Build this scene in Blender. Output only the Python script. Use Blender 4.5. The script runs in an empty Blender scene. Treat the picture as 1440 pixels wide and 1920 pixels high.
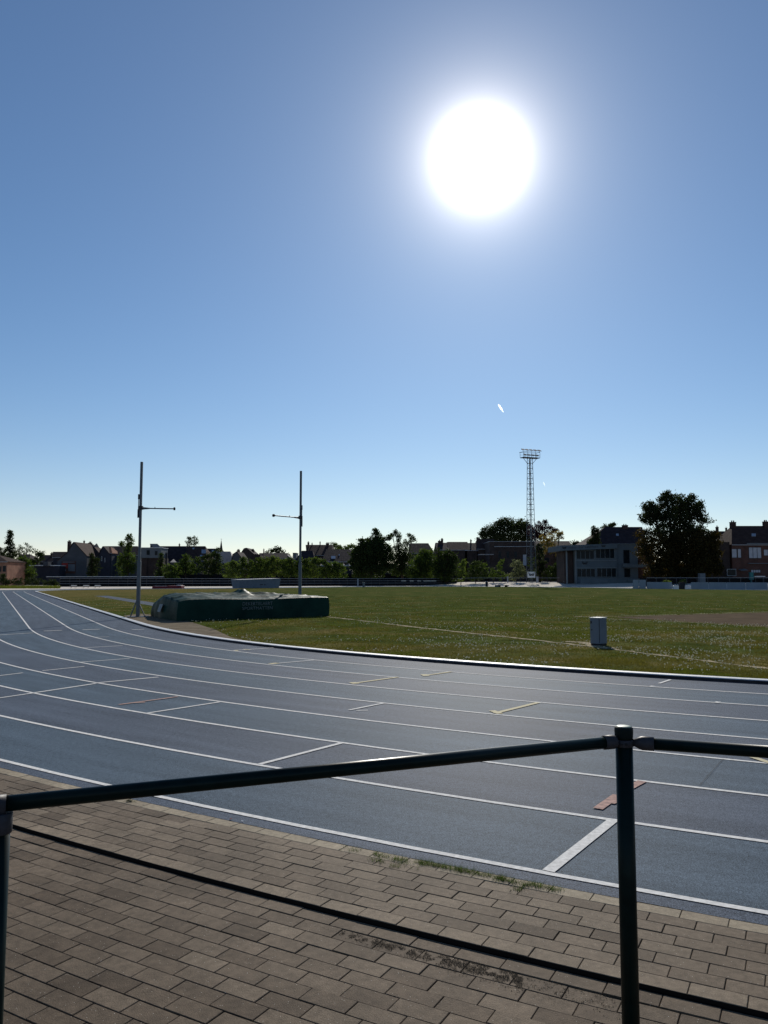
import bpy, bmesh, math, random
import numpy as np
from mathutils import Vector, Matrix
random.seed(7); rng = np.random.default_rng(7)
sc = bpy.context.scene
COL = sc.collection
R = math.radians
PI = math.pi

# ------------------------------------------------------------------ camera
F = 1493.0; H = 1.71; TILT = math.atan(123.8 / F)
cam = bpy.data.objects.new('camera', bpy.data.cameras.new('camera')); COL.objects.link(cam)
cam.location = (0, 0, H); cam.rotation_euler = (PI / 2 + TILT, 0, 0)
cam.data.sensor_fit = 'VERTICAL'; cam.data.sensor_height = 36; cam.data.sensor_width = 27
cam.data.lens = F / 1920 * 36
cam.data.clip_start = 0.05; cam.data.clip_end = 30000
sc.camera = cam
# ------------------------------------------------------------------ sun and sky
SUN_EL, SUN_AZ = R(28.5), R(7.16)
SD = Vector((math.sin(SUN_AZ) * math.cos(SUN_EL), math.cos(SUN_AZ) * math.cos(SUN_EL), math.sin(SUN_EL)))
w = bpy.data.worlds.new('World'); sc.world = w; w.use_nodes = True
nt = w.node_tree; N = nt.nodes; L = nt.links
bg = N['Background']
sky = N.new('ShaderNodeTexSky'); sky.sky_type = 'NISHITA'; sky.sun_disc = False
sky.sun_elevation = SUN_EL; sky.sun_rotation = SUN_AZ; sky.altitude = 0
sky.air_density = 1.0; sky.dust_density = 0.15; sky.ozone_density = 3.0
SKY = 0.070
sm = N.new('ShaderNodeVectorMath'); sm.operation = 'MULTIPLY'; sm.inputs[1].default_value = (SKY * .83, SKY * 1.01, SKY * 1.15)
L.new(sky.outputs[0], sm.inputs[0])
tc = N.new('ShaderNodeTexCoord')
dot = N.new('ShaderNodeVectorMath'); dot.operation = 'DOT_PRODUCT'; dot.inputs[1].default_value = SD
L.new(tc.outputs['Generated'], dot.inputs[0])
def wm(op, a, b=None, c=None):
    n = N.new('ShaderNodeMath'); n.operation = op
    for i, v in enumerate((a, b, c)):
        if v is None: continue
        if isinstance(v, (int, float)): n.inputs[i].default_value = v
        else: L.new(v, n.inputs[i])
    return n.outputs[0]
ang = wm('MULTIPLY', wm('ARCCOSINE', wm('MINIMUM', dot.outputs['Value'], 0.999999)), 180 / PI)
core = wm('MULTIPLY', wm('SUBTRACT', 1.0, wm('SMOOTH_MIN', 1.0, wm('MAXIMUM', 0.0, wm('DIVIDE', wm('SUBTRACT', ang, 2.4), 0.8)), 0.1)), 3.0)
halo = wm('MULTIPLY', wm('EXPONENT', wm('MULTIPLY', wm('MAXIMUM', 0.0, wm('SUBTRACT', ang, 3.3)), -0.46)), 0.54)
halo3 = wm('MULTIPLY', wm('EXPONENT', wm('MULTIPLY', wm('MAXIMUM', 0.0, wm('SUBTRACT', ang, 3.2)), -1.6)), 0.26)
halo2 = wm('MULTIPLY', wm('EXPONENT', wm('MULTIPLY', ang, -0.06)), 0.055)
glow = wm('ADD', core, wm('ADD', wm('ADD', halo, halo3), halo2))
gc = N.new('ShaderNodeVectorMath'); gc.operation = 'SCALE'; gc.inputs[0].default_value = (1.0, 0.91, 0.80); L.new(glow, gc.inputs['Scale'])
ad = N.new('ShaderNodeVectorMath'); ad.operation = 'ADD'; L.new(sm.outputs[0], ad.inputs[0]); L.new(gc.outputs[0], ad.inputs[1])
# pale band of haze low on the horizon
sp_ = N.new('ShaderNodeSeparateXYZ'); L.new(tc.outputs['Generated'], sp_.inputs[0])
hz = wm('EXPONENT', wm('MULTIPLY', wm('MAXIMUM', sp_.outputs[2], 0.0), -15.0))
hc = N.new('ShaderNodeVectorMath'); hc.operation = 'SCALE'; hc.inputs[0].default_value = (0.42, 0.24, 0.20); L.new(hz, hc.inputs['Scale'])
ad2 = N.new('ShaderNodeVectorMath'); ad2.operation = 'ADD'; L.new(ad.outputs[0], ad2.inputs[0]); L.new(hc.outputs[0], ad2.inputs[1])
L.new(ad2.outputs[0], bg.inputs[0]); bg.inputs[1].default_value = 1.0
sl = bpy.data.lights.new('sun', 'SUN'); sl.energy = 4.3; sl.angle = R(0.5); sl.color = (1.0, 0.94, 0.84)
so = bpy.data.objects.new('sun', sl); COL.objects.link(so)
so.rotation_euler = (-SD).to_track_quat('-Z', 'Y').to_euler(); so.location = (0, 0, 60)
sc.view_settings.view_transform = 'Standard'; sc.view_settings.look = 'None'
sc.view_settings.exposure = 0.0; sc.view_settings.gamma = 1.0
sc.cycles.max_bounces = 6; sc.cycles.transparent_max_bounces = 8
sc.cycles.use_denoising = True

# ------------------------------------------------------------------ pixel <-> world measuring helpers
ct, st = math.cos(TILT), math.sin(TILT)
def zat(py, y):
    v = (960 - py) / F
    return H + y * (st + v * ct) / (ct - v * st)
def xat(px, y, z=0.0):
    c = y * ct + (z - H) * st
    return (px - 720) / F * c
def at(px, py, y):
    z = zat(py, y); return Vector((xat(px, y, z), y, z))
def gnd(px, py, z=0.0):
    v = (960 - py) / F
    y = (z - H) * (ct - v * st) / (st + v * ct)
    return Vector((xat(px, y, z), y, z))

# ------------------------------------------------------------------ mesh helpers
class MB:
    def __init__(s): s.v = []; s.f = []
    def add(s, vs, fs):
        n = len(s.v); s.v += [tuple(p) for p in vs]; s.f += [tuple(i + n for i in f) for f in fs]; return s
    def hexa(s, p):   # 8 points: bottom ring 0-3, top ring 4-7
        return s.add(p, [(3, 2, 1, 0), (4, 5, 6, 7), (0, 1, 5, 4), (1, 2, 6, 5), (2, 3, 7, 6), (3, 0, 4, 7)])
    def box(s, x0, x1, y0, y1, z0, z1):
        return s.hexa([(x0, y0, z0), (x1, y0, z0), (x1, y1, z0), (x0, y1, z0), (x0, y0, z1), (x1, y0, z1), (x1, y1, z1), (x0, y1, z1)])
    def bar(s, a, b, wx, wz=None):
        a, b = Vector(a), Vector(b); d = (b - a).normalized(); wz = wz or wx
        up = Vector((0, 0, 1)) if abs(d.z) < .95 else Vector((0, 1, 0))
        u = d.cross(up).normalized() * wx / 2; v = u.cross(d).normalized() * wz / 2
        return s.hexa([a - u - v, a + u - v, a + u + v, a - u + v, b - u - v, b + u - v, b + u + v, b - u + v])
    def tube(s, pts, rad, n=10, cap=True):
        pts = [Vector(p) for p in pts]
        if not hasattr(rad, '__len__'): rad = [rad] * len(pts)
        base = len(s.v); prev = None
        for i, p in enumerate(pts):
            d = (pts[min(i + 1, len(pts) - 1)] - pts[max(i - 1, 0)]).normalized()
            if prev is None:
                up = Vector((0, 0, 1)) if abs(d.z) < .9 else Vector((0, 1, 0))
                u = d.cross(up).normalized()
            else:
                u = (prev - d * prev.dot(d)).normalized()
            prev = u; v = d.cross(u)
            for k in range(n):
                a = 2 * PI * k / n; s.v.append(tuple(p + (u * math.cos(a) + v * math.sin(a)) * rad[i]))
        for i in range(len(pts) - 1):
            for k in range(n):
                a = base + i * n + k; b = base + i * n + (k + 1) % n
                s.f.append((a, b, b + n, a + n))
        if cap:
            s.f.append(tuple(base + k for k in range(n))[::-1]); e = base + (len(pts) - 1) * n
            s.f.append(tuple(e + k for k in range(n)))
        return s
    def prism(s, poly, y0, y1):   # poly in x,z extruded along y
        n = len(poly); vs = [(x, y0, z) for x, z in poly] + [(x, y1, z) for x, z in poly]
        fs = [tuple(range(n)), tuple(range(2 * n - 1, n - 1, -1))] + [(i, i + n, (i + 1) % n + n, (i + 1) % n) for i in range(n)]
        return s.add(vs, fs)
    def slab(s, q, th):   # quad q with thickness th downward
        q = [Vector(p) for p in q]; n = (q[1] - q[0]).cross(q[2] - q[0]).normalized()
        if n.z < 0: n = -n
        b = [p - n * th for p in q]
        return s.hexa(b + q)
    def build(s, name, mat, parent=None, smooth=False, loc=None, bevel=0):
        me = bpy.data.meshes.new(name); me.from_pydata([tuple(v) for v in s.v], [], s.f); me.update()
        bm = bmesh.new(); bm.from_mesh(me); bmesh.ops.recalc_face_normals(bm, faces=bm.faces); bm.to_mesh(me); bm.free()
        if smooth:
            for p in me.polygons: p.use_smooth = True
        if mat: me.materials.append(mat)
        o = bpy.data.objects.new(name, me); COL.objects.link(o)
        if parent:
            o.parent = parent
            if loc is None: o.location = -parent.location if not parent.get('local') else (0, 0, 0)
        if loc is not None: o.location = loc
        if bevel:
            m = o.modifiers.new('bevel', 'BEVEL'); m.width = bevel; m.segments = 2; m.limit_method = 'ANGLE'
        return o
def npmesh(name, V, Fq, mat, parent=None, k=3, attr=None):
    """fast mesh from numpy arrays, faces of k corners"""
    me = bpy.data.meshes.new(name)
    me.vertices.add(len(V)); me.vertices.foreach_set('co', V.astype(np.float32).ravel())
    nf = len(Fq); me.loops.add(nf * k); me.loops.foreach_set('vertex_index', Fq.astype(np.int32).ravel())
    me.polygons.add(nf); me.polygons.foreach_set('loop_start', np.arange(nf, dtype=np.int32) * k)
    try: me.polygons.foreach_set('loop_total', np.full(nf, k, dtype=np.int32))
    except Exception: pass
    me.polygons.foreach_set('use_smooth', np.zeros(nf, dtype=bool))
    me.update(calc_edges=True)
    if attr is not None:
        a = me.attributes.new('tone', 'FLOAT', 'POINT'); a.data.foreach_set('value', attr.astype(np.float32))
    me.materials.append(mat)
    o = bpy.data.objects.new(name, me); COL.objects.link(o)
    if parent: o.parent = parent; o.location = -parent.location
    return o
def tag(o, label=None, cat=None, group=None, kind=None):
    if label: o['label'] = label
    if cat: o['category'] = cat
    if group: o['group'] = group
    if kind: o['kind'] = kind
    return o
def thing(name, label, cat, loc, group=None):
    o = bpy.data.objects.new(name, None); COL.objects.link(o); o.location = loc; o.empty_display_size = .3
    return tag(o, label, cat, group)
def struct(o): o['kind'] = 'structure'; return o
def stuff(o, label, cat): return tag(o, label, cat, kind='stuff')
def copy_tree(o, parent=None):
    c = o.copy(); COL.objects.link(c); c.parent = parent
    for ch in o.children: copy_tree(ch, c)
    return c

# ------------------------------------------------------------------ materials
def mat(name, col, rough=.8, spec=.3, metal=0, var=.15, vscale=3.0, bump=0, bscale=40, col2=None, detail=4, trans=0, coords='Object'):
    m = bpy.data.materials.new(name); m.use_nodes = True
    nt = m.node_tree; N = nt.nodes; L = nt.links; b = N['Principled BSDF']
    b.inputs['Roughness'].default_value = rough; b.inputs['Metallic'].default_value = metal
    b.inputs['Specular IOR Level'].default_value = spec
    t = N.new('ShaderNodeTexCoord'); n = N.new('ShaderNodeTexNoise'); n.inputs['Scale'].default_value = vscale; n.inputs['Detail'].default_value = detail
    L.new(t.outputs[coords], n.inputs['Vector'])
    cr = N.new('ShaderNodeValToRGB'); e = cr.color_ramp.elements
    e[0].position = .3; e[1].position = .7
    c2 = col2 if col2 else tuple(min(1, c * (1 + var)) for c in col)
    c1 = tuple(c * (1 - var) for c in col) if not col2 else col
    e[0].color = (*c1, 1); e[1].color = (*c2, 1)
    L.new(n.outputs['Fac'], cr.inputs[0]); L.new(cr.outputs[0], b.inputs['Base Color'])
    if bump:
        n2 = N.new('ShaderNodeTexNoise'); n2.inputs['Scale'].default_value = bscale; n2.inputs['Detail'].default_value = 3
        L.new(t.outputs[coords], n2.inputs['Vector'])
        bp = N.new('ShaderNodeBump'); bp.inputs['Strength'].default_value = 1; bp.inputs['Distance'].default_value = bump
        L.new(n2.outputs['Fac'], bp.inputs['Height']); L.new(bp.outputs[0], b.inputs['Normal'])
    return m
def brickmat(name, c1, c2, mortar, scale=1.0, rough=.9, bw=.22, rh=.075, ms=.012):
    m = bpy.data.materials.new(name); m.use_nodes = True
    nt = m.node_tree; N = nt.nodes; L = nt.links; b = N['Principled BSDF']; b.inputs['Roughness'].default_value = rough
    b.inputs['Specular IOR Level'].default_value = .2
    t = N.new('ShaderNodeTexCoord'); mp = N.new('ShaderNodeMapping'); mp.inputs['Rotation'].default_value = (PI / 2, 0, 0)
    L.new(t.outputs['Object'], mp.inputs[0])
    br = N.new('ShaderNodeTexBrick'); br.inputs['Scale'].default_value = scale
    br.inputs['Color1'].default_value = (*c1, 1); br.inputs['Color2'].default_value = (*c2, 1); br.inputs['Mortar'].default_value = (*mortar, 1)
    br.inputs['Brick Width'].default_value = bw; br.inputs['Row Height'].default_value = rh; br.inputs['Mortar Size'].default_value = ms
    L.new(mp.outputs[0], br.inputs['Vector'])
    n = N.new('ShaderNodeTexNoise'); n.inputs['Scale'].default_value = .7; n.inputs['Detail'].default_value = 5; L.new(t.outputs['Object'], n.inputs['Vector'])
    mr = N.new('ShaderNodeMapRange'); mr.inputs[1].default_value = .3; mr.inputs[2].default_value = .7; mr.inputs[3].default_value = .75; mr.inputs[4].default_value = 1.25
    L.new(n.outputs['Fac'], mr.inputs[0])
    mx = N.new('ShaderNodeVectorMath'); mx.operation = 'SCALE'; L.new(br.outputs['Color'], mx.inputs[0]); L.new(mr.outputs[0], mx.inputs['Scale'])
    L.new(mx.outputs[0], b.inputs['Base Color'])
    return m
def leafmat(name, c1, c2, trans=.35, tcol=None, rough=.6, spec=.03):
    m = bpy.data.materials.new(name); m.use_nodes = True
    nt = m.node_tree; N = nt.nodes; L = nt.links; out = N['Material Output']; b = N['Principled BSDF']
    b.inputs['Roughness'].default_value = rough; b.inputs['Specular IOR Level'].default_value = spec
    at_ = N.new('ShaderNodeAttribute'); at_.attribute_name = 'tone'
    cr = N.new('ShaderNodeValToRGB'); cr.color_ramp.elements[0].color = (*c1, 1); cr.color_ramp.elements[1].color = (*c2, 1)
    L.new(at_.outputs['Fac'], cr.inputs[0]); L.new(cr.outputs[0], b.inputs['Base Color'])
    tr = N.new('ShaderNodeBsdfTranslucent')
    tm = N.new('ShaderNodeMix'); tm.data_type = 'RGBA'; tm.blend_type = 'MULTIPLY'; tm.inputs[0].default_value = 1
    L.new(cr.outputs[0], tm.inputs[6]); tm.inputs[7].default_value = (*(tcol or (1.5, 1.7, .6)), 1)
    L.new(tm.outputs[2], tr.inputs[0])
    mx = N.new('ShaderNodeMixShader'); mx.inputs[0].default_value = trans
    L.new(b.outputs[0], mx.inputs[1]); L.new(tr.outputs[0], mx.inputs[2]); L.new(mx.outputs[0], out.inputs[0])
    return m

M = {}
M['paint_green'] = mat('dark_green_powder_coat', (.003, .012, .011), .34, .11, var=.2, vscale=25, bump=.0001, bscale=180)
M['cap_green'] = mat('green_plastic_cap', (.16, .24, .19), .5, .4, var=.1, vscale=40)
M['cap_dark'] = mat('dark_plastic_cap', (.006, .012, .012), .6, .12)
M['zinc'] = mat('galvanised_steel', (.045, .045, .052), .5, .12, metal=0, var=.2, vscale=60, bump=.0002, bscale=300)
M['alu'] = mat('weathered_aluminium', (.10, .115, .13), .5, .4, metal=.2, var=.12, vscale=6)
M['steel'] = mat('galvanised_lattice_steel', (.085, .10, .115), .5, .4, metal=.2, var=.15, vscale=2)
M['white_paint'] = mat('white_road_paint', (.70, .69, .66), .85, .05, var=.18, vscale=30, bump=.001, bscale=300)
M['pink_paint'] = mat('worn_salmon_paint', (.60, .40, .33), .9, .03, var=.3, vscale=22, col2=(.30, .21, .19))
M['yellow_paint'] = mat('pale_yellow_paint', (.60, .54, .36), .85, .05, var=.1, vscale=20)
M['kerb'] = mat('white_kerb_paint', (.50, .51, .52), .5, .2, var=.2, vscale=5, bump=.001, bscale=60)
M['kerb_face'] = mat('shade_toned_kerb_side', (.03, .03, .035), .8, .2, var=.35, vscale=9)  # kerb side away from the sun, its shade put into the dark colour
M['concrete'] = mat('pale_concrete', (.56, .51, .44), .9, .03, var=.12, vscale=.3, bump=.004, bscale=8)
M['sand'] = mat('trodden_sandy_soil', (.17, .14, .10), .95, .01, var=.25, vscale=1.6, bump=.02, bscale=25)
M['cinder'] = mat('brown_cinder', (.085, .060, .036), .95, .01, var=.35, vscale=1.2, bump=.02, bscale=20)
M['dust_line'] = mat('pale_dusty_edge', (.33, .28, .19), .95, .01, var=.35, vscale=5, bump=.02, bscale=18)
M['ground'] = mat('dry_rough_ground', (.10, .09, .05), .95, .01, var=.3, vscale=.2, bump=.02, bscale=10)
M['joint'] = mat('joint_sand', (.072, .056, .042), .95, .01, var=.4, vscale=30, bump=.004, bscale=150)
M['board_white'] = mat('white_board', (.24, .29, .35), .8, .1, var=.08, vscale=.6)
M['board_blue'] = mat('grey_box_paint', (.15, .18, .22), .7, .12, var=.1, vscale=3)
M['box_top'] = mat('pale_box_lid', (.65, .65, .62), .4, .5, var=.08, vscale=5)
M['box_seam'] = mat('cabinet_seam', (.03, .035, .04), .7)
M['fence_dark'] = mat('dark_netting', (.011, .011, .012), .9, .1, var=.3, vscale=1.5)
M['rail_grey'] = mat('grey_rail', (.30, .31, .33), .5, .4, var=.1)
M['wood_dark'] = mat('dark_timber', (.06, .05, .045), .8, .2, var=.3, vscale=2)
M['red_mat'] = mat('dark_red_foam', (.16, .012, .02), .6, .3, var=.2, vscale=2)
M['plastic_white'] = mat('white_plastic', (.7, .7, .7), .4, .4, var=.05)
M['roof_dark'] = mat('dark_roof_tiles', (.038, .030, .034), .85, .03, var=.25, vscale=1.2, bump=.03, bscale=9)
M['roof_brown'] = mat('brown_roof_tiles', (.055, .036, .032), .85, .03, var=.25, vscale=1.2, bump=.03, bscale=9)
M['roof_slate'] = mat('grey_slate', (.20, .18, .17), .6, .35, var=.15, vscale=1.0, bump=.02, bscale=9)
M['roof_red'] = mat('reddish_roof_tiles', (.20, .10, .07), .85, .03, var=.25, vscale=1.2, bump=.03, bscale=9)
M['roof_metal'] = mat('bright_roof_edge', (.75, .74, .72), .35, .5, var=.05)
M['wall_grey'] = mat('grey_render', (.085, .09, .10), .9, .03, var=.15, vscale=.5)
M['wall_pale'] = mat('pale_render', (.15, .165, .18), .9, .03, var=.12, vscale=.4)
M['wall_dark'] = mat('dark_wall', (.04, .042, .055), .9, .1, var=.2, vscale=.6)
M['wall_concrete'] = mat('pale_concrete_facade', (.13, .155, .17), .9, .05, var=.10, vscale=.5)
M['pier'] = mat('facade_pier', (.19, .215, .225), .8, .2, var=.06)
M['brick_red'] = brickmat('red_brick', (.13, .045, .03), (.085, .03, .024), (.09, .075, .065))
M['brick_brown'] = brickmat('brown_brick', (.07, .045, .038), (.045, .03, .027), (.05, .043, .04))
M['brick_orange'] = brickmat('orange_brick', (.34, .14, .08), (.26, .11, .065), (.24, .18, .14))
M['glass'] = mat('dark_window_glass', (.012, .018, .022), .25, .12, var=.3, vscale=1)
M['glass_pale'] = mat('curtained_window', (.34, .36, .42), .25, .5, var=.12, vscale=1.5)
M['glass_sky'] = mat('roof_window_glass', (.25, .28, .33), .12, .6, var=.1)
M['frame_white'] = mat('white_frame', (.45, .46, .47), .6, .3, var=.05)
M['frame_dark'] = mat('dark_frame', (.03, .03, .035), .6, .3, var=.05)
M['chimney'] = mat('chimney_brick', (.06, .04, .035), .9, .1, var=.25, vscale=2)
M['bark'] = mat('bark', (.05, .038, .028), .9, .1, var=.3, vscale=4, bump=.03, bscale=12)
M['red_panel'] = mat('red_panel', (.35, .04, .03), .7, .2, var=.1)
M['teal'] = mat('teal_plastic', (.02, .14, .15), .6, .3)
M['rubber'] = mat('black_rubber', (.015, .015, .017), .7, .3)
M['tarp_patch'] = mat('pale_label_patch', (.16, .20, .22), .6, .3, var=.1)
M['tarp_text'] = mat('faded_lettering', (.13, .16, .17), .6, .3, var=.2)
M['leaf_dark'] = leafmat('leaf_dark', (.018, .028, .012), (.050, .070, .024), .32)
M['leaf_mid'] = leafmat('leaf_mid', (.026, .042, .014), (.085, .115, .034), .42)
M['leaf_light'] = leafmat('leaf_light', (.04, .06, .02), (.13, .16, .05), .42)
M['leaf_pale'] = leafmat('leaf_pale', (.06, .07, .04), (.20, .21, .13), .4, (1.3, 1.4, .9))
M['leaf_purple'] = leafmat('leaf_purple', (.020, .010, .014), (.05, .025, .03), .25, (1.6, .9, .8))
M['leaf_gold'] = leafmat('leaf_gold', (.07, .06, .02), (.26, .21, .06), .42, (1.3, 1.15, .5))
M['leaf_autumn'] = leafmat('leaf_olive_brown', (.022, .022, .009), (.060, .048, .018), .35, (1.5, 1.25, .5))
M['leaf_black'] = leafmat('leaf_blackish', (.016, .022, .012), (.042, .054, .024), .26)

def infield_material():
    m = bpy.data.materials.new('mown_grass_with_dry_patches'); m.use_nodes = True
    nt = m.node_tree; N = nt.nodes; L = nt.links; b = N['Principled BSDF']
    b.inputs['Roughness'].default_value = 1; b.inputs['Specular IOR Level'].default_value = 0
    t = N.new('ShaderNodeTexCoord')
    def noise(s, d=4, off=0):
        mp = N.new('ShaderNodeMapping'); mp.inputs['Location'].default_value = (off, off, 0); L.new(t.outputs['Object'], mp.inputs[0])
        n = N.new('ShaderNodeTexNoise'); n.inputs['Scale'].default_value = s; n.inputs['Detail'].default_value = d; L.new(mp.outputs[0], n.inputs['Vector']); return n.outputs['Fac']
    def ramp(f, p0, p1, c0, c1):
        cr = N.new('ShaderNodeValToRGB'); e = cr.color_ramp.elements; e[0].position = p0; e[1].position = p1
        e[0].color = (*c0, 1); e[1].color = (*c1, 1); L.new(f, cr.inputs[0]); return cr.outputs[0]
    def mix(f, a, b2):
        x = N.new('ShaderNodeMix'); x.data_type = 'RGBA'; L.new(f, x.inputs[0]); L.new(a, x.inputs[6]); L.new(b2, x.inputs[7]); return x.outputs[2]
    green = ramp(noise(.9, 8), .35, .65, (.042, .058, .017), (.094, .114, .036))
    dry = ramp(noise(3, 6, 5), .3, .7, (.095, .085, .032), (.19, .155, .06))
    sep = N.new('ShaderNodeSeparateXYZ'); L.new(t.outputs['Object'], sep.inputs[0])
    # the left end of the field is drier, the middle greener
    mr = N.new('ShaderNodeMapRange'); mr.inputs[1].default_value = -10; mr.inputs[2].default_value = -30; mr.inputs[3].default_value = 0; mr.inputs[4].default_value = .22
    L.new(sep.outputs[0], mr.inputs[0])
    mr2 = N.new('ShaderNodeMapRange'); mr2.inputs[1].default_value = 38; mr2.inputs[2].default_value = 22; mr2.inputs[3].default_value = 0; mr2.inputs[4].default_value = .09
    L.new(sep.outputs[1], mr2.inputs[0])
    ad = N.new('ShaderNodeMath'); ad.operation = 'ADD'; L.new(mr.outputs[0], ad.inputs[0]); L.new(mr2.outputs[0], ad.inputs[1])
    ad2 = N.new('ShaderNodeMath'); ad2.operation = 'ADD'; L.new(ad.outputs[0], ad2.inputs[0]); L.new(noise(.35, 5, 11), ad2.inputs[1])
    f = ramp(ad2.outputs[0], .50, .72, (0, 0, 0), (1, 1, 1))
    c = mix(f, green, dry); L.new(c, b.inputs['Base Color'])
    n2 = N.new('ShaderNodeTexNoise'); n2.inputs['Scale'].default_value = 14; n2.inputs['Detail'].default_value = 5; L.new(t.outputs['Object'], n2.inputs['Vector'])
    bp = N.new('ShaderNodeBump'); bp.inputs['Distance'].default_value = .05; L.new(n2.outputs['Fac'], bp.inputs['Height']); L.new(bp.outputs[0], b.inputs['Normal'])
    return m
M['infield'] = infield_material()

def track_material():
    m = bpy.data.materials.new('blue_running_track_rubber'); m.use_nodes = True
    nt = m.node_tree; N = nt.nodes; L = nt.links; b = N['Principled BSDF']
    uv = N.new('ShaderNodeUVMap'); uv.uv_map = 'path'
    t = N.new('ShaderNodeTexCoord')
    sep = N.new('ShaderNodeSeparateXYZ'); L.new(uv.outputs[0], sep.inputs[0])
    def mth(op, a, b2=None):
        n = N.new('ShaderNodeMath'); n.operation = op
        for i, v in enumerate((a, b2)):
            if v is None: continue
            if isinstance(v, (int, float)): n.inputs[i].default_value = v
            else: L.new(v, n.inputs[i])
        return n.outputs[0]
    # lanes were laid in alternating shades: a bluer and a greyer one
    lane = mth('PINGPONG', mth('ADD', mth('FLOOR', mth('DIVIDE', sep.outputs[1], 1.22)), 0), 1.0)
    def noise(s, d, src=None, r=.5):
        n = N.new('ShaderNodeTexNoise'); n.inputs['Scale'].default_value = s; n.inputs['Detail'].default_value = d; n.inputs['Roughness'].default_value = r
        L.new(src or t.outputs['Object'], n.inputs['Vector']); return n.outputs['Fac']
    mixc = N.new('ShaderNodeMix'); mixc.data_type = 'RGBA'; L.new(lane, mixc.inputs[0])
    mixc.inputs[6].default_value = (.094, .114, .146, 1); mixc.inputs[7].default_value = (.088, .119, .152, 1)
    # worn streaks along the lanes
    mp = N.new('ShaderNodeMapping'); mp.inputs['Scale'].default_value = (.5, 4, 1); L.new(uv.outputs[0], mp.inputs[0])
    streak = noise(1.0, 5, mp.outputs[0]); patch = noise(.35, 4); grain = noise(230, 2); speck = noise(90, 2)
    k = mth('ADD', mth('MULTIPLY', mth('SUBTRACT', streak, .5), .8), mth('MULTIPLY', mth('SUBTRACT', patch, .5), .5))
    k = mth('ADD', k, mth('MULTIPLY', mth('SUBTRACT', grain, .5), 4.5))
    k = mth('ADD', mth('ADD', k, mth('MULTIPLY', mth('SUBTRACT', speck, .5), 2.4)), 1.0)
    k = mth('ADD', k, mth('MULTIPLY', mth('SUBTRACT', noise(24, 4), .5), 1.0))
    sc_ = N.new('ShaderNodeVectorMath'); sc_.operation = 'SCALE'; L.new(mixc.outputs[2], sc_.inputs[0]); L.new(k, sc_.inputs['Scale'])
    L.new(sc_.outputs[0], b.inputs['Base Color'])
    b.inputs['Roughness'].default_value = .60; b.inputs['Specular IOR Level'].default_value = .012
    bp = N.new('ShaderNodeBump'); bp.inputs['Distance'].default_value = .0016; bp.inputs['Strength'].default_value = .8
    L.new(grain, bp.inputs['Height']); L.new(bp.outputs[0], b.inputs['Normal'])
    return m
M['track'] = track_material()

def brick_paver_material():
    m = bpy.data.materials.new('weathered_clay_paver'); m.use_nodes = True
    nt = m.node_tree; N = nt.nodes; L = nt.links; b = N['Principled BSDF']
    a = N.new('ShaderNodeAttribute'); a.attribute_name = 'tone'
    cr = N.new('ShaderNodeValToRGB'); e = cr.color_ramp.elements
    e[0].position = 0; e[0].color = (.092, .068, .047, 1); e[1].position = .75; e[1].color = (.205, .162, .115, 1)
    x = e.new(.4); x.color = (.152, .117, .083, 1)
    x = e.new(.76); x.color = (.25, .205, .145, 1); x = e.new(1.0); x.color = (.31, .26, .185, 1)   # the pale edging course
    L.new(a.outputs['Fac'], cr.inputs[0])
    t = N.new('ShaderNodeTexCoord')
    def noise(s, d):
        n = N.new('ShaderNodeTexNoise'); n.inputs['Scale'].default_value = s; n.inputs['Detail'].default_value = d; L.new(t.outputs['Object'], n.inputs['Vector']); return n.outputs['Fac']
    def mr(f, a0, a1, b0, b1):
        n = N.new('ShaderNodeMapRange'); n.inputs[1].default_value = a0; n.inputs[2].default_value = a1; n.inputs[3].default_value = b0; n.inputs[4].default_value = b1
        L.new(f, n.inputs[0]); return n.outputs[0]
    def mul(a1, b1):
        n = N.new('ShaderNodeMath'); n.operation = 'MULTIPLY'; L.new(a1, n.inputs[0]); L.new(b1, n.inputs[1]); return n.outputs[0]
    k = mul(mul(mr(noise(.45, 6), .3, .7, .84, 1.14), mr(noise(2.6, 6), .3, .7, .82, 1.2)), mul(mr(noise(28, 5), .3, .7, .80, 1.2), mr(noise(260, 2), .3, .7, .72, 1.28)))
    s = N.new('ShaderNodeVectorMath'); s.operation = 'SCALE'; L.new(cr.outputs[0], s.inputs[0]); L.new(k, s.inputs['Scale'])
    # sparse pale quartz grains
    v = N.new('ShaderNodeTexVoronoi'); v.inputs['Scale'].default_value = 110; L.new(t.outputs['Object'], v.inputs['Vector'])
    lt = N.new('ShaderNodeMath'); lt.operation = 'LESS_THAN'; lt.inputs[1].default_value = .16; L.new(v.outputs['Distance'], lt.inputs[0])
    g = N.new('ShaderNodeMath'); g.operation = 'GREATER_THAN'; g.inputs[1].default_value = .93
    sp = N.new('ShaderNodeSeparateXYZ'); L.new(v.outputs['Color'], sp.inputs[0]); L.new(sp.outputs[0], g.inputs[0])
    f = mul(lt.outputs[0], g.outputs[0])
    mx = N.new('ShaderNodeMix'); mx.data_type = 'RGBA'; L.new(f, mx.inputs[0]); L.new(s.outputs[0], mx.inputs[6]); mx.inputs[7].default_value = (.6, .57, .5, 1)
    L.new(mx.outputs[2], b.inputs['Base Color'])
    b.inputs['Roughness'].default_value = .7; b.inputs['Specular IOR Level'].default_value = .05
    bp = N.new('ShaderNodeBump'); bp.inputs['Distance'].default_value = .0025; L.new(noise(200, 3), bp.inputs['Height']); L.new(bp.outputs[0], b.inputs['Normal'])
    return m
M['paver'] = brick_paver_material()

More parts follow.
